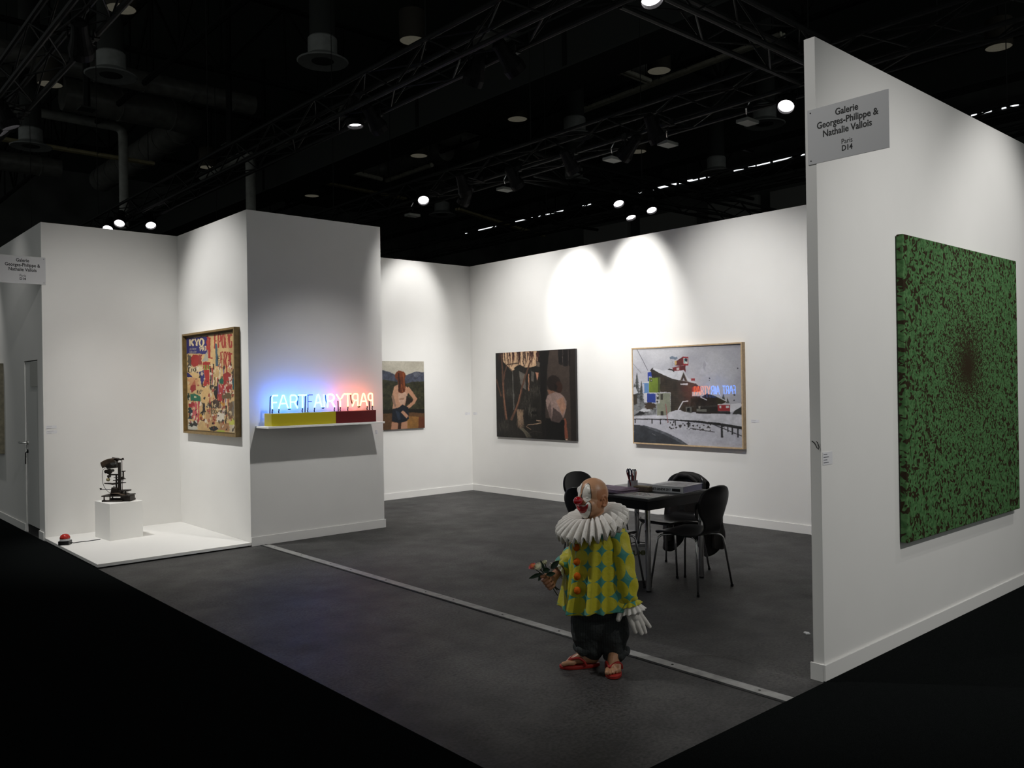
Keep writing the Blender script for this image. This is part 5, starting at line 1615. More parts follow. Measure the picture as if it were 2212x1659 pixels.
o = MB().grid(coat_pt, 44, 60).build('coat_body', COATM, coat, smooth='all')
so = o.modifiers.new('thick', 'SOLIDIFY')
so.thickness = 0.012
for s in (-1, 1):
    P = [(0.05, s * 0.20, 0.52), (0.075, s * 0.26, 0.38), (0.06, s * 0.275, 0.20), (0.045, s * 0.27, 0.03)]
    MB().tube(smooth_path(P), [0.045 + 0.012 * math.sin(i) for i in range(len(smooth_path(P)))], 14).build('sleeve', COATM, coat, smooth=True)
MB().tube([(-0.045, -0.13, 0.60), (-0.055, -0.05, 0.655), (-0.055, 0.05, 0.655), (-0.045, 0.13, 0.60)], [0.018, 0.026, 0.026, 0.018], 10).build('collar', COATM, coat, smooth=True)

# ------------------------------------------------------------------ things on the table
T = TZ + 0.0004
# exhibition catalogue
bk = thing('catalogue', 'thick white catalogue with black spine lettering lying on table', 'book', (5.70, 4.385, T), math.radians(9))
COVER = mat('white_cover', (0.80, 0.80, 0.82, 1), 0.25, spec=0.5)
PAGES = mat('page_block', (0.42, 0.42, 0.58, 1), 0.8)
bw, bd, bh = 0.34, 0.31, 0.052
MB().box((-bw / 2 + 0.004, -bd / 2 + 0.004, 0.003), (bw / 2 - 0.006, bd / 2 - 0.004, bh - 0.003)).build('page_block', PAGES, bk)
MB().box((-bw / 2, -bd / 2, 0), (bw / 2, bd / 2, 0.003)).build('cover', COVER, bk)
MB().box((-bw / 2, -bd / 2, bh - 0.003), (bw / 2, bd / 2, bh)).build('cover', COVER, bk)
MB().box((-bw / 2 - 0.002, -bd / 2, 0.0), (-bw / 2 + 0.003, bd / 2, bh)).build('spine', COVER, bk, bevel=0.001)
put_text('spine_lettering', 'ART GENÈVE 2017', 0.026, TEXTK, bk, (-bw / 2 - 0.0028, 0.045, bh / 2 - 0.004), (0, -1, 0), (0, 0, 1), 0.0006, 0.85)
MB().box((-bw / 2 - 0.0026, -bd / 2 + 0.025, bh / 2 - 0.014), (-bw / 2 - 0.0018, -bd / 2 + 0.10, bh / 2 + 0.008)).build('spine_bar', TEXTK, bk)
MB().box((-bw / 2 + 0.05, -bd / 2 + 0.03, bh), (bw / 2 - 0.03, bd / 2 - 0.06, bh + 0.0005)).build('cover_print', mat('grey_cover_print', (0.33, 0.33, 0.34, 1), 0.35, noise=(30, 0.5)), bk)
# cup of pens
cupc = (5.47, 4.66)
cup = thing('desk_cup', 'square grey desk cup holding pens and scissors', 'cup', (cupc[0], cupc[1], T), 0.2)
cm = MB()
for a, b in (((-0.036, -0.036, 0.004), (0.036, -0.032, 0.10)), ((-0.036, 0.032, 0.004), (0.036, 0.036, 0.10)), ((-0.036, -0.032, 0.004), (-0.032, 0.032, 0.10)), ((0.032, -0.032, 0.004), (0.036, 0.032, 0.10)), ((-0.036, -0.036, 0), (0.036, 0.036, 0.004))):
    cm.box(a, b)
cm.v = [(x * 0.85, y * 0.85, z * 0.82) for x, y, z in cm.v]
cm.build('cup_body', mat('grey_plastic', (0.52, 0.52, 0.53, 1), 0.4), cup)
PENC = {'red': (0.22, 0.012, 0.015, 1), 'black': (0.006, 0.006, 0.012, 1), 'white': (0.6, 0.6, 0.6, 1), 'orange': (0.40, 0.06, 0.02, 1), 'navy': (0.01, 0.012, 0.06, 1), 'grey': (0.25, 0.27, 0.32, 1)}
for i, (c, ax, ay, tx, ty, hgt, rr) in enumerate((('red', -0.020, 0.0, -0.075, 0.02, 0.165, 0.0055), ('red', -0.012, -0.018, -0.045, -0.02, 0.160, 0.005), ('black', -0.016, 0.016, -0.030, 0.035, 0.185, 0.005), ('white', -0.004, -0.020, -0.010, -0.03, 0.178, 0.0065), ('orange', 0.010, -0.020, 0.018, -0.030, 0.170, 0.005), ('navy', 0.012, 0.012, 0.022, 0.018, 0.180, 0.005), ('grey', 0.0, 0.010, 0.004, 0.02, 0.172, 0.005))):
    a, b = Vector((ax * 0.8, ay * 0.8, 0.006)), Vector((tx * 0.85, ty * 0.85, hgt * 0.92))
    p = thing('pen', c + ' pen standing in the grey desk cup' if i != 1 else 'shorter red pen leaning in the grey desk cup', 'pen', (cupc[0], cupc[1], T), 0.2)
    MB().tube([a, a + (b - a) * 0.78], rr, 8).build('barrel', mat('pen_' + c, PENC[c], 0.35), p, smooth=True)
    MB().tube([a + (b - a) * 0.78, b], [rr * 1.12, rr * 0.9], 8).build('cap', mat('pen_' + c, PENC[c], 0.35), p, smooth=True)
for i, (x, y, tx, ty, hgt, lab) in enumerate(((-0.008, 0.020, -0.024, 0.03, 0.205, 'scissors with tall navy handles in the grey desk cup'), (0.020, 0.0, 0.048, 0.01, 0.192, 'scissors with black handles leaning in the grey desk cup'))):
    p = thing('scissors', lab, 'scissors', (cupc[0], cupc[1], T), 0.2)
    a, b = Vector((x * 0.8, y * 0.8, 0.006)), Vector((tx * 0.85, ty * 0.85, hgt * 0.92))
    d = (b - a)
    MB().tube([a, a + d * 0.62], [0.003, 0.008], 6).build('blades', mat('scissor_steel', (0.4, 0.4, 0.4, 1), 0.3, metal=1), p)
    for s in (-1, 1):
        sd = Vector((0.75, -0.66, 0)) * (0.009 * s)
        c0 = a + d * 0.78 + sd
        u = d.normalized()
        side = Vector((0.75, -0.66, 0)).normalized()
        ring = [c0 + u * 0.030 * math.cos(2 * PI * k / 16) + side * 0.011 * math.sin(2 * PI * k / 16) for k in range(16)]
        MB().tube(ring, 0.0045, 7, closed=True).build('handle', mat('pen_navy' if i == 0 else 'pen_black', PENC['navy'], 0.35), p, smooth=True)
# card box, magazine, leaflets
bx = thing('card_box', 'small beige stack of cards on the table', 'cards', (5.485, 4.555, T), 0.1)
MB().cbox((0, 0, 0.017), (0.085, 0.15, 0.034)).build('card_stack', mat('beige_cards', (0.20, 0.15, 0.11, 1), 0.8, noise=(60, 0.3)), bx, bevel=0.003)
MB().cbox((0, 0, 0.0365), (0.084, 0.148, 0.005)).build('top_card', mat('tan_card', (0.34, 0.26, 0.14, 1), 0.7), bx)
sh = thing('loose_sheet', 'plain white sheet under the printed magazine', 'paper', (5.235, 4.395, T), -0.02)
MB().cbox((0, 0, 0.001), (0.215, 0.36, 0.002)).build('sheet', mat('white_paper', (0.75, 0.75, 0.76, 1), 0.7), sh)
mg = thing('magazine', 'open white magazine page with a grey drawing', 'magazine', (5.265, 4.385, T + 0.002), 0.06)
MB().cbox((0, 0, 0.002), (0.215, 0.36, 0.004)).build('pages', mat('warm_paper', (0.75, 0.74, 0.71, 1), 0.5), mg)
A = Art(60, 90, [(0, 0), (100, 0), (100, 150), (0, 150)], bg=(224, 222, 217))
rg = np.random.default_rng(3)
for k in range(90):
    a = rg.random() * 6.28
    rr = rg.random() ** 0.7
    A.blob(50 + 36 * rr * math.cos(a), 75 + 46 * rr * math.sin(a), 2 + 4 * rg.random(), 2 + 5 * rg.random(), [(96, 92, 96), (140, 134, 136), (60, 60, 70), (150, 110, 106)][k % 4], 0.4, 8)
A.line([(12, 20), (12, 60)], 4, (70, 70, 74))
art_panel('drawing', A, art_mat('magazine_print', 0.45), mg, (-0.10, 0.17, 0.0043), (0.20, 0, 0), (0, -0.34, 0))
pk = thing('leaflets', 'slipped stack of mauve pink leaflets on the table', 'leaflets', (5.30, 4.72, T), 0.0)
PINK = mat('mauve_paper', (0.52, 0.38, 0.52, 1), 0.7)
for k in range(7):
    MB().cbox((random.uniform(-0.012, 0.012), random.uniform(-0.02, 0.02), 0.0025 + k * 0.0046), (0.22, 0.32, 0.0044), Matrix.Rotation(random.uniform(-0.08, 0.08), 4, 'Z')).build('leaflet', PINK, pk)

# ------------------------------------------------------------------ bags under the table
BAGM = mat('white_paper_bag', (0.50, 0.50, 0.50, 1), 0.7, bump=(16, 0.4))
def paper_bag(label, loc, rz, w, d, h, txt, tcol, vertical=False):
    r = thing('paper_bag', label, 'bag', loc, rz)
    m = MB()
    vs = [(-w / 2, -d / 2, 0), (w / 2, -d / 2, 0), (w / 2, d / 2, 0), (-w / 2, d / 2, 0), (-w / 2, -d / 2, h), (w / 2, -d / 2, h - 0.01), (w / 2, d / 2, h), (-w / 2, d / 2, h - 0.008),
          (w / 2 - 0.02, 0, h * 0.5), (-w / 2 + 0.02, 0, h * 0.5)]
    m.add(vs, [(0, 3, 2, 1), (0, 1, 5, 4), (2, 3, 7, 6), (1, 2, 8), (2, 6, 8), (6, 5, 8), (5, 1, 8), (3, 0, 9), (0, 4, 9), (4, 7, 9), (7, 3, 9)])
    o = m.build('bag_body', BAGM, r)
    o.modifiers.new('thick', 'SOLIDIFY').thickness = 0.002
    MB().tube([(-w * 0.38, -d / 2 - 0.003, h - 0.03), (-w * 0.36, -d / 2 - 0.003, h + 0.02), (0, -d / 2 + 0.01, h + 0.035), (w * 0.42, -d / 2 - 0.003, h + 0.028), (w * 0.45, -d / 2 - 0.003, h - 0.02)], 0.004, 6).build('handle', BLACKM, r)
    put_text('lettering', txt, 0.055, mat('bag_print_' + txt, tcol, 0.8), r, (0.02, -d / 2 - 0.0022, h * (0.80 if not vertical else 0.5)), (1, 0, 0) if not vertical else (0, 0, -1), (0, 0, 1) if not vertical else (1, 0, 0), 0.002)
    return r
paper_bag('white paper shopping bag with olive lettering under the table', (5.42, 4.60, 0), VIEWR + 0.08, 0.20, 0.10, 0.285, 'FUMM', (0.10, 0.11, 0.03, 1))
paper_bag('narrow white paper bag with black upright lettering beside the shopping bag', (5.29, 4.72, 0), VIEWR - 0.02, 0.13, 0.09, 0.30, 'RICH', (0.015, 0.015, 0.015, 1), True)
hb = thing('handbag', 'small dark handbag with a red tag behind the paper bags', 'bag', (5.33, 4.84, 0), VIEWR)
MB().prism([(-0.13, 0), (0.13, 0), (0.11, 0.22), (-0.11, 0.22)], Matrix.Translation((0, 0.06, 0)) @ Matrix.Rotation(PI / 2, 4, 'X'), 0.12).build('bag_body', mat('black_leather', (0.010, 0.009, 0.009, 1), 0.5), hb, bevel=0.015)
MB().tube([(-0.07, 0, 0.21), (-0.06, 0, 0.31), (0, 0, 0.34), (0.06, 0, 0.31), (0.07, 0, 0.21)], 0.008, 8).build('handle', BLACKM, hb, smooth=True)
MB().cbox((0.02, -0.062, 0.17), (0.035, 0.004, 0.03)).build('tag', mat('red_tag', (0.25, 0.03, 0.02, 1), 0.6), hb)
# ------------------------------------------------------------------ clown sculpture
def remeshed(mb, voxel, smooth_iter=4, name='tmp', factor=0.5):
    me = mb.mesh(name)
    b = bmesh.new()
    b.from_mesh(me)
    bmesh.ops.recalc_face_normals(b, faces=b.faces)
    b.to_mesh(me)
    b.free()
    o = bpy.data.objects.new(name, me)
    COL.objects.link(o)
    rm = o.modifiers.new('r', 'REMESH')
    rm.mode = 'VOXEL'
    rm.voxel_size = voxel
    if smooth_iter:
        sm = o.modifiers.new('s', 'SMOOTH')
        sm.iterations = smooth_iter
        sm.factor = factor
    dg = bpy.context.evaluated_depsgraph_get()
    out = bpy.data.meshes.new_from_object(o.evaluated_get(dg))
    bpy.data.objects.remove(o, do_unlink=True)
    return out
def limb(mb, P, R, n=14):
    """tapered chain with round ends, solid."""
    P = [Vector(p) for p in P]
    for i in range(len(P) - 1):
        mb.tube([P[i], P[i + 1]], [R[i], R[i + 1]], n)
    for p, r in zip(P, R):
        mb.ball(p, r, n, 10)
    return mb
def px(x, y, d=0.0):
    D = 4.887 + d
    z = 1.6333 - (y - 829.5) * D / FPX
    return Vector(((x - 1106) * D / FPX - 0.480 + 0.01535 * (z - 1.6355), d, z))
clown = thing('clown_sculpture', 'bald clown sculpture in yellow and teal dotted tunic, white ruff and red sandals', 'sculpture', (3.60, 3.34, 0), VIEWR)
FA = math.radians(52)
FD = Vector((-math.sin(FA), -math.cos(FA), 0))          # facing of the head
FL = Vector((math.cos(FA), -math.sin(FA), 0))           # figure's own left
HC = px(1279.5, 1073)
HC.y = -0.01
FR = Matrix.Identity(4)
for i in range(3):
    FR[i][0], FR[i][1], FR[i][2] = FD[i], FL[i], (0, 0, 1)[i]
def face(f, l, z):
    return HC + FD * f + FL * l + Vector((0, 0, z))
body = MB()
# skull, cheeks, jaw
body.ball(HC + Vector((0, 0, 0.020)) - FD * 0.006, (0.093, 0.081, 0.091), 36, 24, FR)
body.ball(face(0.010, 0, -0.030), (0.084, 0.076, 0.088), 32, 20, FR)
body.ball(face(0.030, 0, -0.062), (0.062, 0.058, 0.056), 28, 18, FR)
body.ball(face(0.052, 0, -0.094), (0.030, 0.030, 0.026), 20, 14, FR)
for s in (-1, 1):
    body.ball(face(0.050, 0.036 * s, -0.040), (0.038, 0.036, 0.036), 20, 14, FR)
    # ear: rim, lobe, inner ridge
    e = [face(-0.016 + 0.021 * math.cos(a), 0.081 * s, -0.016 + 0.030 * math.sin(a)) for a in np.linspace(0.3, 5.3, 9)]
    limb(body, e, [0.0065] * 9, 8)
    body.ball(face(-0.012, 0.077 * s, -0.040), (0.010, 0.008, 0.012), 12, 8, FR)
    limb(body, [face(-0.008, 0.080 * s, 0.002), face(-0.020, 0.081 * s, -0.016), face(-0.010, 0.080 * s, -0.030)], [0.005] * 3, 8)
    body.ball(face(-0.022, 0.074 * s, -0.014), (0.020, 0.008, 0.028), 12, 8, FR)
    # closed eyelids, brow ridge, cheek bone
    body.ball(face(0.0735, 0.031 * s, 0.006), (0.007, 0.012, 0.005), 16, 10, FR)
    body.ball(face(0.060, 0.034 * s, 0.042), (0.014, 0.028, 0.024), 16, 10, FR)
body.ball(face(0.086, 0, 0.004), (0.013, 0.011, 0.026), 14, 10, FR)
# full painted lips
for k in range(13):
    a = math.radians(-33 + 66 * k / 12)
    rr = 0.094 - 0.010 * abs(math.sin(a))
    t = (abs(a) / math.radians(33)) ** 2
    body.ball(face(rr * math.cos(a) - 0.004, rr * math.sin(a), -0.048 + 0.012 * t), (0.0095, 0.010, 0.0090), 10, 8, FR)
    body.ball(face(rr * math.cos(a) - 0.006, rr * math.sin(a), -0.067 + 0.022 * t), (0.012, 0.010, 0.0100), 10, 8, FR)
# neck and trunk
limb(body, [HC + Vector((0.006, 0.01, -0.07)), Vector((0.0, 0.005, 0.80)), Vector((0, 0, 0.70))], [0.058, 0.058, 0.10], 20)
limb(body, [Vector((0, 0, 0.74)), Vector((0, 0, 0.55)), Vector((0, 0, 0.36))], [0.11, 0.125, 0.115], 20)
# image-left arm (figure's right), bare fist
SHR, ELR, WRR = Vector((-0.070, 0.085, 0.765)), Vector((-0.120, 0.098, 0.625)), Vector((-0.235, 0.022, 0.540))
limb(body, [Vector((0, 0, 0.74)), SHR, ELR, WRR], [0.07, 0.044, 0.038, 0.026], 14)
# fist: palm plus four curled fingers and a thumb closed round the stems
S0, S1 = px(1208, 1286, -0.03), px(1157, 1216, -0.055)          # stem line
SD = (S1 - S0).normalized()
FC = px(1188, 1252, -0.035)                                      # fist centre on the stem line
FC = S0 + SD * (FC - S0).dot(SD)
palm = FC + Vector((0.018, 0.022, 0.004))
limb(body, [WRR, palm], [0.026, 0.026], 14)
body.ball(palm, (0.030, 0.026, 0.034), 16, 12)
wv = (Vector((0, 1, 0)) - SD * SD.y).normalized()                # away from the camera, square to the stems
sv = SD.cross(wv)
for k in range(4):
    c0 = FC + SD * (-0.034 + 0.0205 * k)
    P = []
    for j, a in enumerate((0.35, 1.3, 2.35, 3.35, 4.25)):
        rr = 0.024 if j < 3 else 0.018
        P.append(c0 + wv * rr * math.cos(a) - sv * rr * math.sin(a) * (1 if sv.x > 0 else -1))
    limb(body, P, [0.0105, 0.0108, 0.0102, 0.0092, 0.0080] if k else [0.009, 0.009, 0.0085, 0.008, 0.007], 10)
limb(body, [palm + SD * 0.02, FC + SD * 0.045 + wv * 0.012 + Vector((0.012, 0, 0)), FC + SD * 0.050 - wv * 0.020, FC + SD * 0.046 - wv * 0.024 + Vector((-0.018, 0, 0))], [0.016, 0.013, 0.011, 0.009], 10)
# image-right arm (figure's left)
SHL, ELL, WRL = Vector((0.095, -0.070, 0.765)), Vector((0.140, -0.104, 0.600)), px(1362, 1308, -0.125)
limb(body, [Vector((0, 0, 0.74)), SHL, ELL, WRL], [0.07, 0.047, 0.038, 0.022], 14)
# legs and feet
SOLE = 0.020
def foot(heel, toe, left):
    heel, toe = Vector(heel), Vector(toe)
    d = (toe - heel)
    L = d.length
    d.normalize()
    s = Vector((-d.y, d.x, 0))                   # to the figure's left of travel
    inner = -1 if left else 1                    # big toe side
    z0 = SOLE
    q = lambda f, l, z: heel + d * (f * L) + s * l + Vector((0, 0, z0 + z))
    limb(body, [q(0.17, 0, 0.085), q(0.18, 0, 0.26)], [0.036, 0.050], 16)
    limb(body, [q(0.12, 0, 0.032), q(0.42, 0.004 * inner, 0.036), q(0.70, 0.0, 0.022)], [0.034, 0.034, 0.024], 14)
    limb(body, [q(0.24, 0, 0.07), q(0.45, 0.008 * inner, 0.050), q(0.72, 0.012 * inner, 0.022)], [0.034, 0.028, 0.020], 14)
    limb(body, [q(0.45, -0.018 * inner, 0.022), q(0.72, -0.026 * inner, 0.015)], [0.024, 0.018], 12)
    body.ball(q(0.70, 0.0, 0.015), (0.036, 0.036, 0.017), 16, 10)
    for k in range(5):                            # big toe first
        l = (0.031 - 0.0165 * k) * inner
        e = 0.965 - 0.035 * k - 0.012 * k * k * 0.5
        r_ = 0.0135 if k == 0 else 0.0098 - 0.0005 * k
        limb(body, [q(0.70, l * 0.85, 0.016), q((0.70 + e) / 2 + 0.02, l, 0.018), q(e, l * 1.02, r_ * 0.95)], [r_ * 1.15, r_ * 1.05, r_], 10)
    return heel, toe, d, s, L, inner
F1 = foot((-0.005, 0.010, 0), (-0.222, -0.020, 0), False)
F2 = foot((0.088, -0.015, 0), (0.052, -0.218, 0), True)
limb(body, [Vector((-0.055, 0.015, 0.40)), Vector((-0.045, 0.01, 0.25))], [0.075, 0.060], 14)
limb(body, [Vector((0.065, -0.03, 0.40)), Vector((0.078, -0.045, 0.25))], [0.075, 0.060], 14)
bme = remeshed(body, 0.0022, 4, 'clown_body')
# skin and face paint as one colour attribute
n = len(bme.vertices)
co = np.empty(n * 3)
bme.vertices.foreach_get('co', co)
co = co.reshape(-1, 3)
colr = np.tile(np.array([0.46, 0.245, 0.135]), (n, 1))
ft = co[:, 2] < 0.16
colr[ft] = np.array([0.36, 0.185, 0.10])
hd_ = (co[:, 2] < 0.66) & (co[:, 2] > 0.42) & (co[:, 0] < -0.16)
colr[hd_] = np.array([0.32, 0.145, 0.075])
rel_ = co - np.array(HC)
fc, lc, h = rel_ @ np.array(FD), rel_ @ np.array(FL), rel_[:, 2]
az = np.degrees(np.arctan2(lc, fc))
aa = np.abs(az)
head = (co[:, 2] > HC.z - 0.125) & (fc > -0.02)
def sdist(P, X, Y):
    """signed distance (negative inside) to a polygon."""
    P = np.array(P, float)
    d = np.full(X.shape, 1e9)
    ins = np.zeros(X.shape, bool)
    for i in range(len(P)):
        (ax_, ay_), (bx_, by_) = P[i], P[(i + 1) % len(P)]
        ex_, ey_ = bx_ - ax_, by_ - ay_
        t = np.clip(((X - ax_) * ex_ + (Y - ay_) * ey_) / (ex_ * ex_ + ey_ * ey_ + 1e-12), 0, 1)
        d = np.minimum(d, np.hypot(X - ax_ - t * ex_, Y - ay_ - t * ey_))
        ins ^= ((ay_ > Y) != (by_ > Y)) & (X < ex_ * (Y - ay_) / (ey_ if abs(ey_) > 1e-12 else 1e-12) + ax_)
    return np.where(ins, -d, d)
def paint(alpha, c):
    al = (np.clip(alpha, 0, 1) * head)[:, None]
    colr[:] = colr * (1 - al) + np.array(c) * al
fx = np.radians(aa) * 0.085
SW = 0.0022
BLK = (0.008, 0.007, 0.007)
EYE = [(0.008, 0.030), (0.012, 0.058), (0.021, 0.076), (0.035, 0.083), (0.049, 0.076), (0.057, 0.056), (0.060, 0.026), (0.059, -0.006), (0.049, -0.010), (0.038, -0.021), (0.026, -0.013), (0.014, -0.003), (0.009, 0.010)]
MUZ = [(-0.01, -0.035), (0.018, -0.037), (0.029, -0.035), (0.035, -0.026), (0.043, -0.018), (0.052, -0.018), (0.059, -0.027), (0.061, -0.045), (0.057, -0.070), (0.047, -0.093), (0.030, -0.111), (-0.01, -0.120)]
LIP = [(-0.01, -0.040), (0.019, -0.043), (0.031, -0.040), (0.038, -0.032), (0.044, -0.027), (0.049, -0.032), (0.046, -0.047), (0.036, -0.067), (0.022, -0.081), (-0.01, -0.086)]
sd = sdist(EYE, fx, h)
paint(((0.0042 - sd) / SW + 0.5) * np.clip((h - 0.0) / 0.006, 0, 1), BLK)
paint(-sd / SW + 0.5, (0.74, 0.71, 0.64))
sd = sdist(MUZ, fx, h)
paint(((0.0042 - sd) / SW + 0.5) * np.clip((fx - 0.024) / 0.004, 0, 1), BLK)
paint(-sd / SW + 0.5, (0.74, 0.71, 0.65))
paint(-sdist(LIP, fx, h) / SW + 0.5, (0.30, 0.008, 0.010))
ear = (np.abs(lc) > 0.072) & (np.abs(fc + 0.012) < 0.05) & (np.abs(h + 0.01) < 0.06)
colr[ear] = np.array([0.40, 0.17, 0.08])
# toenails stay paler
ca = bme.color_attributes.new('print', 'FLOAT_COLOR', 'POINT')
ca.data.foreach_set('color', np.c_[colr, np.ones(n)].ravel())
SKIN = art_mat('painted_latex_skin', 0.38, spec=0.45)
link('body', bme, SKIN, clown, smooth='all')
MB().ball(face(0.112, 0, -0.012), (0.027, 0.026, 0.026), 28, 18, FR).build('nose', mat('glossy_red_nose', (0.33, 0.006, 0.010, 1), 0.12, spec=0.6, coat=0.5), clown, smooth='all')

# ---- tunic with touching yellow circles on teal
def dot_mat(name):
    m = bpy.data.materials.new(name)
    m.use_nodes = True
    nt = m.node_tree
    L = nt.links.new
    b = nt.nodes['Principled BSDF']
    uv = nt.nodes.new('ShaderNodeUVMap')
    uv.uv_map = 'cloth'
    fr = nt.nodes.new('ShaderNodeVectorMath')
    fr.operation = 'FRACTION'
    L(uv.outputs[0], fr.inputs[0])
    sb = nt.nodes.new('ShaderNodeVectorMath')
    sb.operation = 'SUBTRACT'
    sb.inputs[1].default_value = (0.5, 0.5, 0)
    L(fr.outputs[0], sb.inputs[0])
    ln = nt.nodes.new('ShaderNodeVectorMath')
    ln.operation = 'LENGTH'
    L(sb.outputs[0], ln.inputs[0])
    rp = nt.nodes.new('ShaderNodeValToRGB')
    rp.color_ramp.interpolation = 'CONSTANT'
    rp.color_ramp.elements[0].color = (0.46, 0.41, 0.010, 1)
    rp.color_ramp.elements[1].position = 0.500
    rp.color_ramp.elements[1].color = (0.05, 0.25, 0.20, 1)
    L(ln.outputs['Value'], rp.inputs['Fac'])
    L(rp.outputs['Color'], b.inputs['Base Color'])
    b.inputs['Roughness'].default_value = 0.55
    b.inputs['Sheen Weight'].default_value = 0.15
    tc = nt.nodes.new('ShaderNodeTexCoord')
    nz = nt.nodes.new('ShaderNodeTexNoise')
    nz.inputs['Scale'].default_value = 45
    nz.inputs['Detail'].default_value = 4
    L(tc.outputs['Object'], nz.inputs['Vector'])
    bp = nt.nodes.new('ShaderNodeBump')
    bp.inputs['Strength'].default_value = 0.25
    bp.inputs['Distance'].default_value = 0.01
    L(nz.outputs['Fac'], bp.inputs['Height'])
    L(bp.outputs['Normal'], b.inputs['Normal'])
    return m
DOTS = dot_mat('dotted_cotton')
def uv_grid(name, fn, uvf, nu, nv, m, parent, wrap=True, thick=0.004):
    mb = MB().grid(fn, nu, nv, wrap)
    me = mb.mesh(name)
    lay = me.uv_layers.new(name='cloth')
    cols = nu if wrap else nu + 1
    for p in me.polygons:
        j, i = divmod(p.index, nu)
        for li, (di, dj) in zip(p.loop_indices, ((0, 0), (1, 0), (1, 1), (0, 1))):
            lay.data[li].uv = uvf((i + di) / nu, (j + dj) / nv)
    o = link(name, me, m, parent, smooth='all')
    if thick:
        so = o.modifiers.new('thick', 'SOLIDIFY')
        so.thickness = thick
        so.offset = 1
    return o
TF = math.radians(-130)      # direction of the tunic's front seam in the local frame (towards camera, a little left)
def tunic(u, v):
    th = TF + 2 * PI * u
    z = 0.835 - 0.498 * v
    # radius profile: neck, shoulders, flared hem
    K = [(0, 0.066), (0.05, 0.105), (0.12, 0.137), (0.25, 0.143), (0.5, 0.150), (0.75, 0.160), (1.0, 0.172)]
    for i in range(len(K) - 1):
        if v <= K[i + 1][0] + 1e-9:
            f = (v - K[i][0]) / (K[i + 1][0] - K[i][0])
            r_ = K[i][1] + (K[i + 1][1] - K[i][1]) * (f * f * (3 - 2 * f) * 0.5 + f * 0.5)
            break
    a = 0.024 * v ** 1.2
    fold = a * (math.sin(7 * th + 0.6) + 0.7 * math.sin(11 * th + 2.0 + 1.2 * v) + 0.4 * math.sin(17 * th))
    w = th - TF
    wide = 1 + 0.06 * math.cos(2 * (th - math.radians(-40)))      # broader across the shoulders
    r2 = r_ * wide + fold
    cx, cy = -0.030 * v - 0.004, -0.012 * v
    zz = z - 0.012 * v ** 3 * math.sin(2 * th + 1.0) + 0.008 * v ** 4 * math.sin(7 * th + 0.6)
    return (cx + r2 * math.cos(th), cy + r2 * math.sin(th), zz)
tn = uv_grid('tunic', tunic, lambda u, v: (u * 11.0 + 0.5, (0.835 - 0.498 * v) / 0.087), 192, 70, DOTS, clown)
# front placket fold
def placket(u, v):
    p = Vector(tunic(0.0 + (u - 0.5) * 0.045 + 0.5 * 0.0, 0.16 + 0.83 * v))
    d = Vector((math.cos(TF), math.sin(TF), 0))
    return p + d * (0.004 + 0.010 * math.sin(u * PI))
POM = mat('orange_felt', (0.50, 0.105, 0.008, 1), 0.85, spec=0.1, bump=(90, 0.6))
for bx_, by_ in ((1245.5, 1182), (1246, 1213), (1247, 1244), (1247.5, 1275)):
    p = px(bx_, by_)
    for it in range(4):
        v = (0.835 - p.z) / 0.498
        best = min((abs(tunic(u / 600, v)[0] - p.x) + (0 if tunic(u / 600, v)[1] < 0 else 9), u / 600) for u in range(600))[1]
        q = Vector(tunic(best, v))
        p = px(bx_, by_, q.y - 0.012)
    MB().ball(p, (0.0195, 0.019, 0.0215), 20, 14).build('pompom', POM, clown, smooth='all')

# ---- sleeves
def sleeve(P, R, name, npts=40, ph=0.0):
    P = [Vector(p) for p in P]
    def at(t):
        k = t * (len(P) - 1)
        i = min(int(k), len(P) - 2)
        f = k - i
        a, b = P[max(i - 1, 0)], P[min(i + 2, len(P) - 1)]
        p, q = P[i], P[i + 1]
        r_ = R[i] + (R[i + 1] - R[i]) * (f * f * (3 - 2 * f))
        c = 0.5 * ((2 * p) + (q - a) * f + (2 * a - 5 * p + 4 * q - b) * f * f + (3 * p - a - 3 * q + b) * f ** 3)
        return c, r_
    def fn(u, v):
        c, r_ = at(v)
        c2, _ = at(min(1, v + 0.01))
        c1, _ = at(max(0, v - 0.01))
        t = (c2 - c1).normalized()
        x = t.cross(Vector((0, 1, 0))).normalized()
        y = t.cross(x).normalized()
        a = 2 * PI * u
        r2 = r_ * (1 + 0.05 * math.sin(4 * a + ph) * (0.3 + v) + 0.06 * max(0, v - 0.7) * 3 * math.sin(9 * a)) + 0.004 * math.sin(v * 30 + 3 * math.sin(a + ph))
        return c + x * (r2 * math.cos(a)) + y * (r2 * math.sin(a))
    Ln = sum((P[i + 1] - P[i]).length for i in range(len(P) - 1))
    return uv_grid(name, fn, lambda u, v: (u * 4.0, -v * Ln / 0.088), 60, npts, DOTS, clown)
sleeve([(0.060, -0.040, 0.815), (0.096, -0.070, 0.780), (0.124, -0.088, 0.700), (0.140, -0.104, 0.600), (0.152, -0.116, 0.490), px(1357, 1292, -0.122), px(1358, 1299, -0.122)], [0.046, 0.058, 0.056, 0.055, 0.056, 0.044, 0.036], 'sleeve')
sleeve([(-0.05, 0.06, 0.805), (-0.070, 0.088, 0.755), (-0.100, 0.105, 0.66), (-0.150, 0.085, 0.610), (-0.205, 0.045, 0.575), (-0.218, 0.035, 0.566)], [0.044, 0.050, 0.052, 0.054, 0.044, 0.036], 'sleeve', ph=1.0)
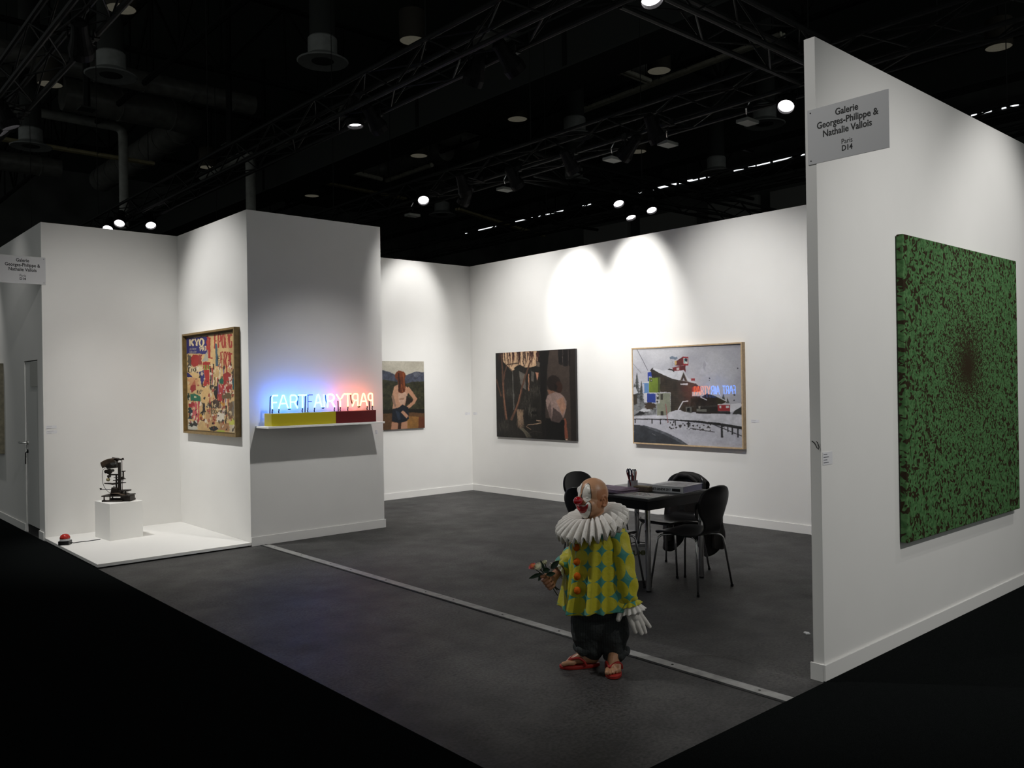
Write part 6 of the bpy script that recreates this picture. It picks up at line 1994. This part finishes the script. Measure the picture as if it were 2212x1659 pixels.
# sleeve flounce and white cuff frill on the gloved arm, frill on the other
GAUZE = mat('white_ruff_gauze', (0.72, 0.69, 0.65, 1), 0.85, spec=0.1, bump=(200, 0.3))
LACE = mat('white_lace', (0.78, 0.75, 0.70, 1), 0.8, spec=0.1, bump=(320, 1.0), noise=(260, 0.18))
def frill(name, c, axis, r0, r1, drop, m, nple=13, amp=0.006, uvm=False):
    c, ax = Vector(c), Vector(axis).normalized()
    x = ax.cross(Vector((0, 1, 0))).normalized()
    y = ax.cross(x).normalized()
    def fn(u, v):
        a = 2 * PI * u
        r_ = r0 + (r1 - r0) * v
        w = amp * v * math.sin(nple * a)
        return c + ax * (drop * v + w * 0.12) + (x * math.cos(a) + y * math.sin(a)) * (r_ + w)
    return uv_grid(name, fn, lambda u, v: (u * 5, v * 0.4), 120, 10, m, clown, thick=0.002)
AXL = (px(1372, 1340, -0.13) - px(1360, 1296, -0.125))
frill('sleeve_flounce', px(1361, 1299, -0.125), AXL, 0.038, 0.062, 0.022, DOTS, 11, 0.005)
frill('cuff_frill', px(1362, 1302, -0.126), AXL, 0.034, 0.070, 0.052, GAUZE, 13, 0.008)
frill('cuff_frill', (-0.216, 0.036, 0.566), (-0.7, -0.4, -0.45), 0.030, 0.052, 0.032, LACE, 10, 0.006)

# ---- glove
gv = MB()
wr = px(1361, 1305, -0.126)
limb(gv, [wr, px(1366, 1322, -0.13), px(1372, 1333, -0.132)], [0.027, 0.030, 0.028], 16)
for a_, b_ in ((px(1353, 1318, -0.13), px(1361, 1334, -0.132)), (px(1366, 1318, -0.13), px(1371, 1335, -0.133)), (px(1376, 1318, -0.128), px(1379, 1334, -0.13)), (px(1381, 1320, -0.124), px(1384, 1331, -0.126))):
    limb(gv, [a_, b_], [0.017, 0.0150], 12)
for P, R in (([px(1347, 1314, -0.132), px(1341, 1324, -0.142), px(1336, 1338, -0.150)], [0.0165, 0.0150, 0.0125]),
             ([px(1360, 1333, -0.134), px(1366.5, 1350, -0.142), px(1373, 1366, -0.140)], [0.0140, 0.0125, 0.0100]),
             ([px(1370.5, 1334, -0.134), px(1378.5, 1353, -0.144), px(1386, 1369.5, -0.142)], [0.0140, 0.0125, 0.0100]),
             ([px(1379, 1333, -0.131), px(1388, 1351, -0.140), px(1394, 1367, -0.138)], [0.0132, 0.0118, 0.0095]),
             ([px(1384.5, 1330, -0.126), px(1394, 1342, -0.133), px(1403.5, 1355, -0.131)], [0.0122, 0.0110, 0.0090])):
    limb(gv, P, [x * 1.18 for x in R], 12)
link('glove', remeshed(gv, 0.0021, 2, 'glove'), mat('white_cotton_glove', (0.58, 0.55, 0.51, 1), 0.85, spec=0.1, bump=(300, 0.3)), clown, smooth='all')

# ---- ruff: pleated lace collar
RC = Vector((-0.030, -0.014, 0.872))
NPL = 26
def ruff(u, v, low=0.0):
    th = 2 * PI * u
    r_ = 0.056 + (0.200 - 0.056) * v + 0.010 * low
    tilt = 0.27 * math.cos(th - math.radians(8)) * r_ + 0.10 * math.sin(th) * r_
    droop = -0.072 * max(0, v - 0.35) ** 1.5 / (0.65 ** 1.5) * (0.7 + 0.3 * math.cos(th + PI / 2)) 
    lift = 0.016 * math.sin(min(1, v * 2) * PI * 0.5)
    amp = 0.004 + 0.017 * v
    ph = NPL * th + 2.2 * v
    w = math.sin(ph)
    w = math.copysign(abs(w) ** 0.65, w)
    z = RC.z + tilt + droop + lift + amp * w - 0.018 * low * (1 + 0.4 * math.sin(ph * 2))
    rr = r_ + 0.012 * v * w + 0.006 * v * math.cos(ph * 2)
    return (RC.x + rr * math.cos(th + 0.05 * v), RC.y + rr * math.sin(th + 0.05 * v), z)
uv_grid('ruff', lambda u, v: ruff(u, v * 0.78), lambda u, v: (u, v), 408, 16, GAUZE, clown, thick=0.0015)
def lace_pt(u, v):
    return ruff(u, 0.76 + 0.24 * v)
uv_grid('ruff_lace', lace_pt, lambda u, v: (u, v), 416, 10, LACE, clown, thick=0.0025)
def tip_pt(u, v):
    th = 2 * PI * u
    p = Vector(ruff(u, 1.0))
    o = Vector((p.x - RC.x, p.y - RC.y, 0)).normalized()
    lobe = 0.5 + 0.5 * math.cos(NPL * th + 2.2 - 0.4)
    L = 0.006 + 0.034 * lobe ** 1.6 + 0.004 * math.sin(NPL * 5 * th)
    return p + Vector((0, 0, -L * v)) + o * (0.006 * math.sin(v * PI * 0.8) - 0.010 * v * v)
uv_grid('lace_tips', tip_pt, lambda u, v: (u, v), 520, 6, LACE, clown, thick=0.002)

# ---- trousers
def denim():
    m = bpy.data.materials.new('dark_pinstripe')
    m.use_nodes = True
    nt = m.node_tree
    L = nt.links.new
    b = nt.nodes['Principled BSDF']
    tc = nt.nodes.new('ShaderNodeTexCoord')
    w = nt.nodes.new('ShaderNodeTexWave')
    w.bands_direction = 'X'
    w.inputs['Scale'].default_value = 34
    w.inputs['Distortion'].default_value = 0.6
    w.inputs['Detail'].default_value = 2
    L(tc.outputs['Object'], w.inputs['Vector'])
    r_ = nt.nodes.new('ShaderNodeValToRGB')
    r_.color_ramp.elements[0].color = (0.010, 0.012, 0.012, 1)
    r_.color_ramp.elements[1].color = (0.026, 0.031, 0.030, 1)
    r_.color_ramp.elements[0].position = 0.45
    r_.color_ramp.elements[1].position = 0.9
    L(w.outputs['Fac'], r_.inputs['Fac'])
    L(r_.outputs['Color'], b.inputs['Base Color'])
    b.inputs['Roughness'].default_value = 0.85
    n_ = nt.nodes.new('ShaderNodeTexNoise')
    n_.inputs['Scale'].default_value = 26
    n_.inputs['Detail'].default_value = 3
    L(tc.outputs['Object'], n_.inputs['Vector'])
    bp = nt.nodes.new('ShaderNodeBump')
    bp.inputs['Strength'].default_value = 0.7
    bp.inputs['Distance'].default_value = 0.02
    L(n_.outputs['Fac'], bp.inputs['Height'])
    L(bp.outputs['Normal'], b.inputs['Normal'])
    return m
DEN = denim()
tr = MB()
tr.ball((0.0, 0.0, 0.33), (0.160, 0.135, 0.07), 24, 14)
limb(tr, [px(1268, 1335, 0.02), px(1270, 1365, 0.015), px(1277, 1392, 0.01), px(1279, 1402, 0.008)], [0.095, 0.098, 0.082, 0.066], 22)
limb(tr, [px(1322, 1335, -0.02), px(1324, 1368, -0.025), px(1327, 1395, -0.03), px(1331, 1410, -0.035)], [0.092, 0.093, 0.072, 0.056], 22)
tr.ball(px(1296, 1350), (0.13, 0.11, 0.10), 22, 14)
tme = remeshed(tr, 0.005, 6, 'trousers')
for v_ in tme.vertices:
    c = v_.co
    k = 0.0035 * math.sin(c.z * 70 + 5 * math.sin(c.x * 18) + c.y * 15) * max(0, 1 - abs(c.z - 0.12) / 0.12)
    k += 0.002 * math.sin(c.x * 60 + c.z * 20)
    nrm = v_.normal
    v_.co = c + nrm * k
link('trousers', tme, DEN, clown, smooth='all')
# rolled cuffs
for c, r_, ti in ((px(1271, 1402, 0.008), 0.083, 0.06), (px(1331, 1416, -0.035), 0.068, -0.22)):
    def cf(u, v, c=c, r_=r_, ti=ti):
        a, b = 2 * PI * u, 2 * PI * v
        t = 0.017 + 0.005 * math.sin(5 * a)
        R = r_ - 0.006 + 0.006 * math.sin(3 * a + 1)
        x, y = (R + t * 0.8 * math.cos(b)) * math.cos(a), (R + t * 0.8 * math.cos(b)) * math.sin(a) * 0.85
        return (c.x + x, c.y + y, c.z + 0.004 + t * 1.15 * math.sin(b) - ti * x + 0.005 * math.sin(7 * a))
    m_ = MB()
    N1, N2 = 56, 14
    vs = [cf(i / N1, j / N2) for j in range(N2) for i in range(N1)]
    m_.add(vs, [(j * N1 + i, j * N1 + (i + 1) % N1, ((j + 1) % N2) * N1 + (i + 1) % N1, ((j + 1) % N2) * N1 + i) for j in range(N2) for i in range(N1)])
    m_.build('trouser_cuff', DEN, clown, smooth='all')

# ---- flip-flops
FLIP = mat('red_rubber', (0.26, 0.016, 0.012, 1), 0.5, spec=0.3)
for heel, toe, d, s, L, inner in (F1, F2):
    poly = []
    for k in range(40):
        a = 2 * PI * k / 40
        f = 0.5 + 0.545 * math.cos(a)
        wdt = (0.046 + 0.012 * math.cos(a)) * math.sin(a) * (1 - 0.12 * math.exp(-((f - 0.4) / 0.2) ** 2))
        poly.append((f, wdt))
    m_ = MB()
    n_ = len(poly)
    for z in (0.0005, 0.004, SOLE - 0.003, SOLE):
        ins = 0.96 if z in (0.0005, SOLE) else 1.0
        m_.v += [tuple(heel + d * ((0.5 + (f - 0.5) * ins) * L) + s * (w_ * ins) + Vector((0, 0, z))) for f, w_ in poly]
    for j in range(3):
        m_.f += [(j * n_ + i, j * n_ + (i + 1) % n_, (j + 1) * n_ + (i + 1) % n_, (j + 1) * n_ + i) for i in range(n_)]
    m_.f += [tuple(reversed(range(n_))), tuple(range(3 * n_, 4 * n_))]
    so_ = m_.build('sandal_sole', FLIP, clown, smooth=True)
    q = lambda f, l, z: heel + d * (f * L) + s * l + Vector((0, 0, SOLE + z))
    st_ = MB()
    thong = q(0.80, 0.020 * inner, 0.030)
    st_.tube([q(0.82, 0.019 * inner, 0.0), q(0.81, 0.019 * inner, 0.02), thong], 0.0055, 8)
    for sd in (-1, 1):
        P = [thong, q(0.68, 0.016 * inner + 0.018 * sd, 0.043), q(0.54, 0.008 * inner + 0.034 * sd, 0.046), q(0.42, 0.043 * sd, 0.024), q(0.37, 0.044 * sd, 0.0)]
        P = smooth_path(P)
        st_.tube(P, 0.0075, 8)
    st_.build('sandal_strap', FLIP, clown, smooth=True)

# ------------------------------------------------------------------ roses held in the fist
CM = Matrix.Translation((3.60, 3.34, 0)) @ Matrix.Rotation(VIEWR, 4, 'Z')
STEM = mat('dark_stem', (0.012, 0.020, 0.008, 1), 0.6)
LEAF = mat('rose_leaf', (0.010, 0.030, 0.012, 1), 0.45, noise=(40, 0.4))
def rose(label, c, r_, pal, stem_end, seed, leaves):
    c = Vector(c)
    base = CM @ c
    t = thing('rose', label, 'flower', base, VIEWR)
    rg = random.Random(seed)
    ax = (c - Vector(stem_end)).normalized()
    x = ax.cross(Vector((0, 1, 0))).normalized()
    y = ax.cross(x).normalized()
    mats = [mat('petal_%s_%d' % (label[:5].strip(), i), p + (1,), 0.6, spec=0.2) for i, p in enumerate(pal)]
    k = 0
    for ring, (n_, rad, hh, op) in enumerate(((3, 0.25, 0.75, 0.05), (5, 0.50, 0.70, 0.25), (6, 0.78, 0.55, 0.55), (7, 0.98, 0.35, 1.0))):
        for i in range(n_):
            a0 = 2 * PI * (i + 0.5 * (ring % 2)) / n_ + rg.uniform(-0.2, 0.2)
            wd_ = 2.6 / n_ + 0.25
            def pt(u, v):
                a = a0 + (u - 0.5) * 2 * wd_ * (0.45 + 0.55 * math.sin(v * PI * 0.75))
                rr = r_ * (0.15 + (rad - 0.15) * math.sin(v * PI / 2) ** 0.8) * (1 + op * 0.25 * max(0, v - 0.7))
                z = r_ * (-0.75 + (hh + 0.75) * v - op * 0.35 * max(0, v - 0.65) ** 1.2) - r_ * 0.12 * abs(u - 0.5) * 2
                return x * (rr * math.cos(a)) + y * (rr * math.sin(a)) + ax * z
            MB().grid(pt, 6, 5).build('petal', mats[k % len(mats)], t, smooth='all', fix=False)
            k += 1
    MB().ball(-ax * r_ * 0.72, r_ * 0.32, 10, 8).build('calyx', LEAF, t, smooth=True)
    fc_ = FC - c
    P = smooth_path([-ax * r_ * 0.7, fc_ * 0.55 + Vector((0.004, 0, 0.004)), fc_, Vector(stem_end) - c])
    MB().tube(P, 0.0028, 6).build('stem', STEM, t, smooth=True)
    for a, b, w in leaves:
        a, b = Vector(a) - c, Vector(b) - c
        d = b - a
        L = d.length
        d = d.normalized()
        sd = d.cross(Vector((0.2, 1, 0.1))).normalized()
        nn = d.cross(sd).normalized()
        def lf(u, v):
            wv_ = w * math.sin(PI * min(1, v * 0.97 + 0.015)) ** 0.8 * (1 - 0.25 * v)
            q_ = (u - 0.5) * 2
            return a + d * (L * v) + sd * (wv_ * q_) + nn * (0.15 * w * q_ * q_ - 0.12 * L * v * v)
        MB().grid(lf, 6, 10).build('leaf', LEAF, t, smooth='all', fix=False)
    return t
rose('pink and orange rose held by the clown', px(1150, 1221, -0.065), 0.023, [(0.80, 0.27, 0.24), (0.78, 0.33, 0.14), (0.72, 0.20, 0.22)], px(1205, 1285, -0.035), 1,
     [(px(1170, 1236, -0.06), px(1143, 1248, -0.075), 0.013), (px(1172, 1236, -0.06), px(1163, 1253, -0.07), 0.012)])
rose('large white rose held in front by the clown', px(1162, 1222, -0.085), 0.026, [(0.80, 0.79, 0.62), (0.76, 0.74, 0.60), (0.74, 0.68, 0.58)], px(1208, 1273, -0.035), 2,
     [(px(1178, 1232, -0.085), px(1167, 1209, -0.085), 0.010), (px(1172, 1231, -0.085), px(1188, 1229, -0.09), 0.020), (px(1180, 1240, -0.08), px(1200, 1237, -0.085), 0.016)])
rose('small white rose bud behind the larger white rose', px(1176, 1213, -0.045), 0.017, [(0.78, 0.78, 0.60), (0.74, 0.72, 0.56)], px(1204, 1273, -0.025), 3,
     [(px(1190, 1226, -0.03), px(1208, 1210, -0.03), 0.019), (px(1170, 1238, -0.05), px(1148, 1244, -0.05), 0.014)])
